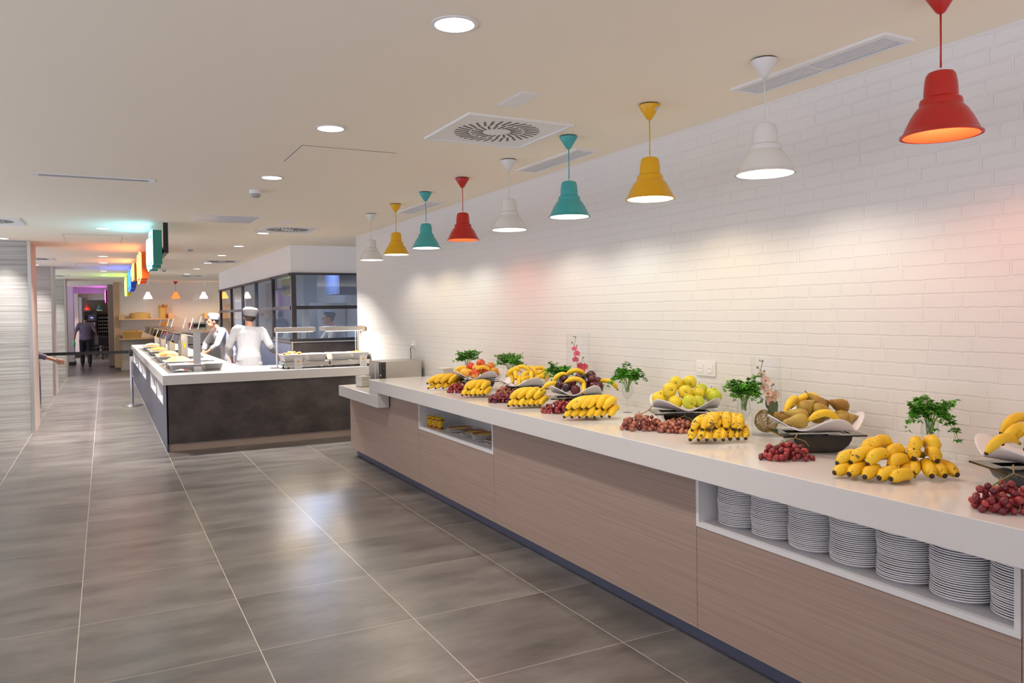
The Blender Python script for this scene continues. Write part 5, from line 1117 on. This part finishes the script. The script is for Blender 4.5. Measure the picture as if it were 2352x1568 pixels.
def dtable(x, y, label):
    t = thing('dining_table', label, 'table', (x, y, 0), 0, 'dark tables in the far room')
    B(-.4, .4, -.4, .4, .72, .75).build('tabletop', 'door_dark', t); MB().tube([(0, 0, .02), (0, 0, .72)], .04, 12).build('pedestal', 'beige_metal', t); B(-.25, .25, -.25, .25, 0, .02).build('base', 'dark_metal', t)
    for k in range(3):
        o = MB().lathe([(0, 0), (.05, 0), (.06, .04), (.05, .04), (0, .006)], 16).build('small_bowl', 'porcelain', None, 60); o.location = (x-.2+.2*k, y-.1+.1*(k % 2), .75); tag(o, 'white bowl on the %s, %s' % ('nearer far-room table' if y < 38 else 'farther far-room table', ['left', 'middle', 'right'][k]), 'bowl', 'white bowls on the far tables')
dtable(-.15, 36.5, 'dark square dining table in the far corridor room, nearer one'); dtable(-.1, 40.2, 'dark square dining table in the far corridor room, farther one')
for i, (x, y, rz, lb) in enumerate(((-.30, 35.6, PI, 'before the nearer table at its left'), (.12, 35.5, PI, 'before the nearer table at its right'), (-.15, 37.5, 0, 'behind the nearer table'), (-.40, 39.3, PI, 'before the farther table at its left'), (.06, 39.3, PI, 'before the farther table at its right'))): chair(x, y, rz, 'black dining chair '+lb)
pendant('teal', -.18, 39.0, 'teal enamel pendant lamp in the far room', .25, 1, 'pendants in the far room'); pendant('red', -.62, 37.0, 'red enamel pendant lamp in the far room, behind the waiter', .25, 1, 'pendants in the far room')
# things inside the glazed kitchen
t = thing('extractor_hood', 'pale blue-grey extractor hood inside the glazed kitchen', 'hood', (4.27, 15.2, 2.05)); B(-.27, .27, -.5, .6, .0, .45).build('hood_body', 'blue_slate', t); B(-.1, .2, -.1, .3, .45, .725).build('duct', 'steel', t)
t = thing('tall_fridge', 'tall stainless refrigerator inside the glazed kitchen', 'refrigerator', (4.15, 16.6, 0)); o = B(-.38, .38, -.38, .38, .05, 1.9).build('cabinet', 'steel', t); B(-.382, -.3801, -.37, .37, .1, 1.85).build('door', 'steel', t); MB().tube([(-.41, -.3, .9), (-.41, -.3, 1.4)], .012, 8).build('handle', 'steel_bright', t)
for sx in (-.3, .3): MB().tube([(sx, -.3, 0), (sx, -.3, .05)], .02, 8).build('foot', 'dark_metal', t)
t = thing('work_table', 'stainless work table inside the glazed kitchen', 'table', (3.35, 14.15, 0)); B(-.55, .25, -.45, .9, .86, .9).build('table_top', 'steel', t)
for sx in (-.5, .2):
    for sy in (-.4, .85): MB().tube([(sx, sy, 0), (sx, sy, .86)], .02, 8).build('leg', 'steel', t)
kl = thing('ceiling_panel_light', 'bright square ceiling light inside the glazed kitchen', 'ceiling light', (3.6, 15.2, CEIL)); B(-.3, .3, -.3, .3, -.012, 0).build('frame', 'white_plastic', kl); B(-.27, .27, -.27, .27, -.014, -.0122).build('diffuser', 'downlight_glow', kl); lamp('kitchen_light', 'AREA', kl, (0, 0, -.03), E_KIT, (.42, .62, 1), .5, sy=.5)

# ------------------------------------------------------------------ people
def ell(mb, p0, p1, r0, r1, ax, sq=1.0, n_=16, caps=True):
    """tapering elliptical limb or torso section between two points; ax is the wide axis"""
    p0 = Vector(p0); p1 = Vector(p1); t_ = (p1-p0).normalized(); a = Vector(ax); a = (a-t_*a.dot(t_)).normalized(); b_ = t_.cross(a)
    V = []; st = [(-1, 0)]; K = 5
    pr = [(p0-t_*r0*.55, .55*r0), (p0-t_*r0*.25, .88*r0)]+[(p0+(p1-p0)*k/K, r0+(r1-r0)*k/K) for k in range(K+1)]+[(p1+t_*r1*.25, .88*r1), (p1+t_*r1*.55, .55*r1)]
    for c, r in pr:
        for k in range(n_): an = 2*PI*k/n_; V.append(c+a*math.cos(an)*r+b_*math.sin(an)*r*sq)
    m = len(pr); F = [(i*n_+k, i*n_+(k+1) % n_, (i+1)*n_+(k+1) % n_, (i+1)*n_+k) for i in range(m-1) for k in range(n_)]
    F.append(tuple(range(n_-1, -1, -1))); F.append(tuple((m-1)*n_+k for k in range(n_))); mb.add(V, F)
def fuse(mb, name, m, parent, vox):
    tmp = bpy.data.objects.new('tmp', mb.mesh('tmp', m)); COL.objects.link(tmp)
    r = tmp.modifiers.new('r', 'REMESH'); r.mode = 'VOXEL'; r.voxel_size = vox; s_ = tmp.modifiers.new('s', 'SMOOTH'); s_.factor = .5; s_.iterations = 4
    dg = bpy.context.evaluated_depsgraph_get(); me = bpy.data.meshes.new_from_object(tmp.evaluated_get(dg)); me.name = name
    bpy.data.objects.remove(tmp); me.polygons.foreach_set('use_smooth', [True]*len(me.polygons))
    if not me.materials: me.materials.append(MATS[m])
    return link(name, me, parent)
def person(label, loc, rz, bend=0.0, twist=0.0, arms=None, skin='skin_a', top='chef_cloth', leg='chef_cloth', hat=None, sleeve=.55, apron=False, H=1.0, step=.0, head_turn=0.0):
    t = thing('person', label, 'person', loc, rz); 
    J = dict(an=[(-.11, step, .085), (.11, -step, .085)], kn=[(-.105, -.03+step*.4, .49), (.105, -.03-step*.4, .49)], hp=[(-.095, 0, .90), (.095, 0, .90)], pel=(0, 0, .97), wa=(0, -.005, 1.10), ch=(0, .0, 1.33), nk=(0, .012, 1.48), hd=(0, -.015, 1.635), sh=[(-.185, .005, 1.415), (.185, .005, 1.415)])
    el = [(-.25, .03, 1.15), (.25, .03, 1.15)]; wr = [(-.27, -.10, .92), (.27, -.10, .92)]
    if arms: el, wr = arms
    Mb = Matrix.Translation((0, 0, 1.0)) @ Matrix.Rotation(bend, 4, 'X') @ Matrix.Rotation(twist, 4, 'Z') @ Matrix.Translation((0, 0, -1.0))
    up = lambda p: tuple(Mb @ Vector(p))
    wa, ch, nk, hd = [up(J[q]) for q in ('wa', 'ch', 'nk', 'hd')]; sh = [up(p) for p in J['sh']]
    X = (Mb.to_3x3() @ Vector((1, 0, 0))); Zu = (Mb.to_3x3() @ Vector((0, 0, 1))); Fw = (Matrix.Rotation(head_turn, 3, Zu) @ (Mb.to_3x3() @ Vector((0, -1, 0))))
    if bend > .3: Fw = (Fw+Vector((0, 0, .45))).normalized()
    b = MB()
    def torso(mb, e):
        ell(mb, (0, 0, .93), wa, .165+e, .145+e, X, .72); ell(mb, wa, ch, .145+e, .180+e, X, .68); ell(mb, ch, tuple(Vector(nk)-Zu*.07), .178+e, .10+e, X, .60)
        for s_ in (0, 1): ell(mb, tuple(Vector(nk)-Zu*.08), sh[s_], .062+e, .062+e, X, .9)
    torso(b, 0); ell(b, tuple(Vector(nk)-Zu*.05), tuple(Vector(hd)-Zu*.08), .056, .052, X, 1)
    for s_ in (0, 1):
        ell(b, J['hp'][s_], J['kn'][s_], .088, .058, (1, 0, 0), 1); ell(b, J['kn'][s_], J['an'][s_], .056, .038, (1, 0, 0), 1)
        ell(b, sh[s_], el[s_], .054, .040, (0, 1, 0), 1); ell(b, el[s_], wr[s_], .040, .026, (0, 1, 0), 1)
        d = (Vector(wr[s_])-Vector(el[s_])).normalized(); sd = d.cross(Vector((1, 0, 0))); sd = sd.normalized() if sd.length > .1 else Vector((0, 1, 0)); w_ = Vector(wr[s_]); nn = d.cross(sd)
        ell(b, tuple(w_+d*.02), tuple(w_+d*.085), .040, .042, sd, .42)
        for k, (o_, ln) in enumerate(((-.030, .068), (-.010, .080), (.010, .075), (.030, .058))):
            p0 = w_+d*.085+sd*o_; p1 = p0+d*ln*.5+nn*.006; p2 = p1+d*ln*.42+nn*.018; ell(b, p0, p1, .0095, .009, sd, 1, 8); ell(b, p1, p2, .009, .008, sd, 1, 8)
        p0 = w_+d*.03-sd*.035; p1 = p0+d*.035-sd*.022; p2 = p1+d*.03-sd*.004; ell(b, p0, p1, .012, .0105, nn, 1, 8); ell(b, p1, p2, .0105, .009, nn, 1, 8)
    # head: skull, jaw, nose, ears
    hx = Fw.cross(Zu).normalized(); Zh = hx.cross(Fw).normalized(); RH = Matrix((hx, -Fw, Zh)).transposed().to_4x4(); MH = Matrix.Translation(hd) @ RH
    b.ball((0, .012, .02), .092, 20, 14, (.84, 1.06, 1.12), MH); b.ball((0, -.035, -.055), .055, 14, 10, (1, 1, 1.05), MH)
    ell(b, MH @ Vector((0, -.085, .012)), MH @ Vector((0, -.108, -.022)), .012, .015, hx, 1, 8)
    for s_ in (-1, 1): b.ball((s_*.080, .008, -.005), .026, 10, 8, (.35, .8, 1.1), MH); b.ball((s_*.030, -.080, .018), .012, 8, 6, (1.3, .6, .8), MH)
    b.ball((0, -.088, -.050), .014, 10, 6, (1.7, .6, .6), MH)
    fuse(b, 'body', skin, t, .008)
    for s_ in (-1, 1): MB().ball((s_*.030, -.088, .018), .0085, 8, 6, (1, .6, .8), MH).build('eye', 'dark_metal', t, 170)
    hm = MB().ball((0, .022, .032), .098, 20, 14, (.86, 1.04, 1.10), MH)
    hv = [v for v in hm.v]; Mi = MH.inverted(); keep = [i for i, v in enumerate(hv) if (lambda q: q.z > -.02-.9*(q.y+.03)*0-(.05 if q.y > .03 else 0) and not (q.y < -.055 and q.z < .075))(Mi @ Vector(v))]
    ks = set(keep); h2 = MB(); h2.v = hv; h2.f = [f for f in hm.f if all(i in ks for i in f)]; h2.build('hair', 'hair_dark', t, 170)
    if hat:
        m_, th = hat
        MB().lathe([(.097, .040), (.101, .05), (.103, .075), (.113, .088+th*.25), (.112, .088+th*.6), (.085, .095+th*.95), (.04, .10+th), (0, .10+th)], 28, MH @ Matrix.Translation((0, .02, 0)) @ Matrix.Rotation(-.12, 4, 'X')).build('hat', m_, t, 60)
    c = MB(); torso(c, .018)
    if apron or leg == 'chef_cloth': ell(c, (0, 0, 1.0), (0, 0, .80), .178, .188, (1, 0, 0), .74)
    for s_ in (0, 1):
        e = Vector(sh[s_]).lerp(Vector(el[s_]), 1) ; w2 = Vector(el[s_]).lerp(Vector(wr[s_]), max(0, sleeve)); ell(c, sh[s_], e if sleeve > 0 else Vector(sh[s_]).lerp(Vector(el[s_]), .8), .070, .058, (0, 1, 0), 1)
        if sleeve > 0: ell(c, el[s_], w2, .056, .050, (0, 1, 0), 1)
    fuse(c, 'jacket' if top == 'chef_cloth' else 'shirt', top, t, .011)
    l = MB(); ell(l, (0, 0, 1.0), (0, 0, .90), .160, .175, (1, 0, 0), .70)
    for s_ in (0, 1): ell(l, J['hp'][s_], J['kn'][s_], .102, .078, (1, 0, 0), 1); ell(l, J['kn'][s_], (J['an'][s_][0], J['an'][s_][1], .12), .074, .062, (1, 0, 0), 1)
    fuse(l, 'trousers', leg, t, .011)
    for s_ in (0, 1):
        x, y, z_ = J['an'][s_]; k = MB(); ell(k, (x, y+.03, .048), (x, y-.14, .038), .047, .040, (1, 0, 0), .9); ell(k, (x, y+.02, .05), (x, y+.01, .10), .045, .043, (1, 0, 0), 1)
        q = fuse(k, 'shoe', 'shoe_black', t, .010)
    if H != 1: t.scale = (H, H, H)
    return t, Mb
person('person in white chef jacket and cap, bending over behind the near counter corner', (1.94, 12.35, 0), PI-.25, .42, .25, ([(-.30, -.06, 1.14), (.29, -.10, 1.14)], [(-.38, -.30, 1.02), (.28, -.34, .96)]), 'skin_a', hat=('chef_cloth', .06), H=1.03)
person('person in white chef jacket leaning left behind the serving counter', (2.16, 16.1, 0), -PI/2+.25, .50, 0, ([(-.24, -.36, 1.13), (.26, -.34, 1.10)], [(-.20, -.44, .92), (.18, -.48, .98)]), 'skin_a', hat=('chef_cloth', .07))
person('person in white with a dark blue cap, leaning left inside the glazed kitchen', (3.90, 14.25, 0), -PI/2, .38, 0, ([(-.26, -.30, 1.16), (.26, -.30, 1.16)], [(-.22, -.52, 1.02), (.22, -.50, 1.0)]), 'skin_a', hat=('navy_cloth', .035), H=1.0)
person('person in grey shirt and dark trousers walking away down the corridor', (-.58, 30.3, 0), PI, .03, 0, ([(-.30, .06, 1.17), (.29, .05, 1.17)], [(-.33, -.20, 1.06), (.33, .02, .93)]), 'skin_b', 'grey_shirt', 'dark_trousers', sleeve=0, H=1.02, step=.10)
person('person in grey shirt bending beside the nearest ribbed column', (-1.60, 15.25, 0), PI/2, .85, 0, ([(-.24, -.50, 1.10), (.24, -.52, 1.08)], [(-.20, -.40, .88), (.18, -.86, .96)]), 'skin_a', 'grey_shirt', 'dark_trousers', sleeve=.55, H=.98)
o = MB().ball((0, 0, 0), .06, 10, 8, (.8, .7, 2.0)).build('cleaning_cloth', 'green_cloth', None, 170); o.location = (-.93, 30.25, .80); tag(o, 'green cloth held in the left hand of the walking person', 'cloth')
t = thing('serving_tray', 'dark round tray carried by the walking person', 'tray', (-.20, 30.62, 1.10)); MB().lathe([(0, 0), (.19, 0), (.2, .015), (.19, .015), (.18, .004), (0, .004)], 32).build('tray_body', 'black_plastic', t, 60)
o = MB().box(-.12, .0, -.02, .01, -.35, 0).build('waiter_cloth', 'chef_cloth'); o.location = (-.20, 30.5, 1.09); tag(o, 'white cloth hanging below the carried tray', 'cloth')
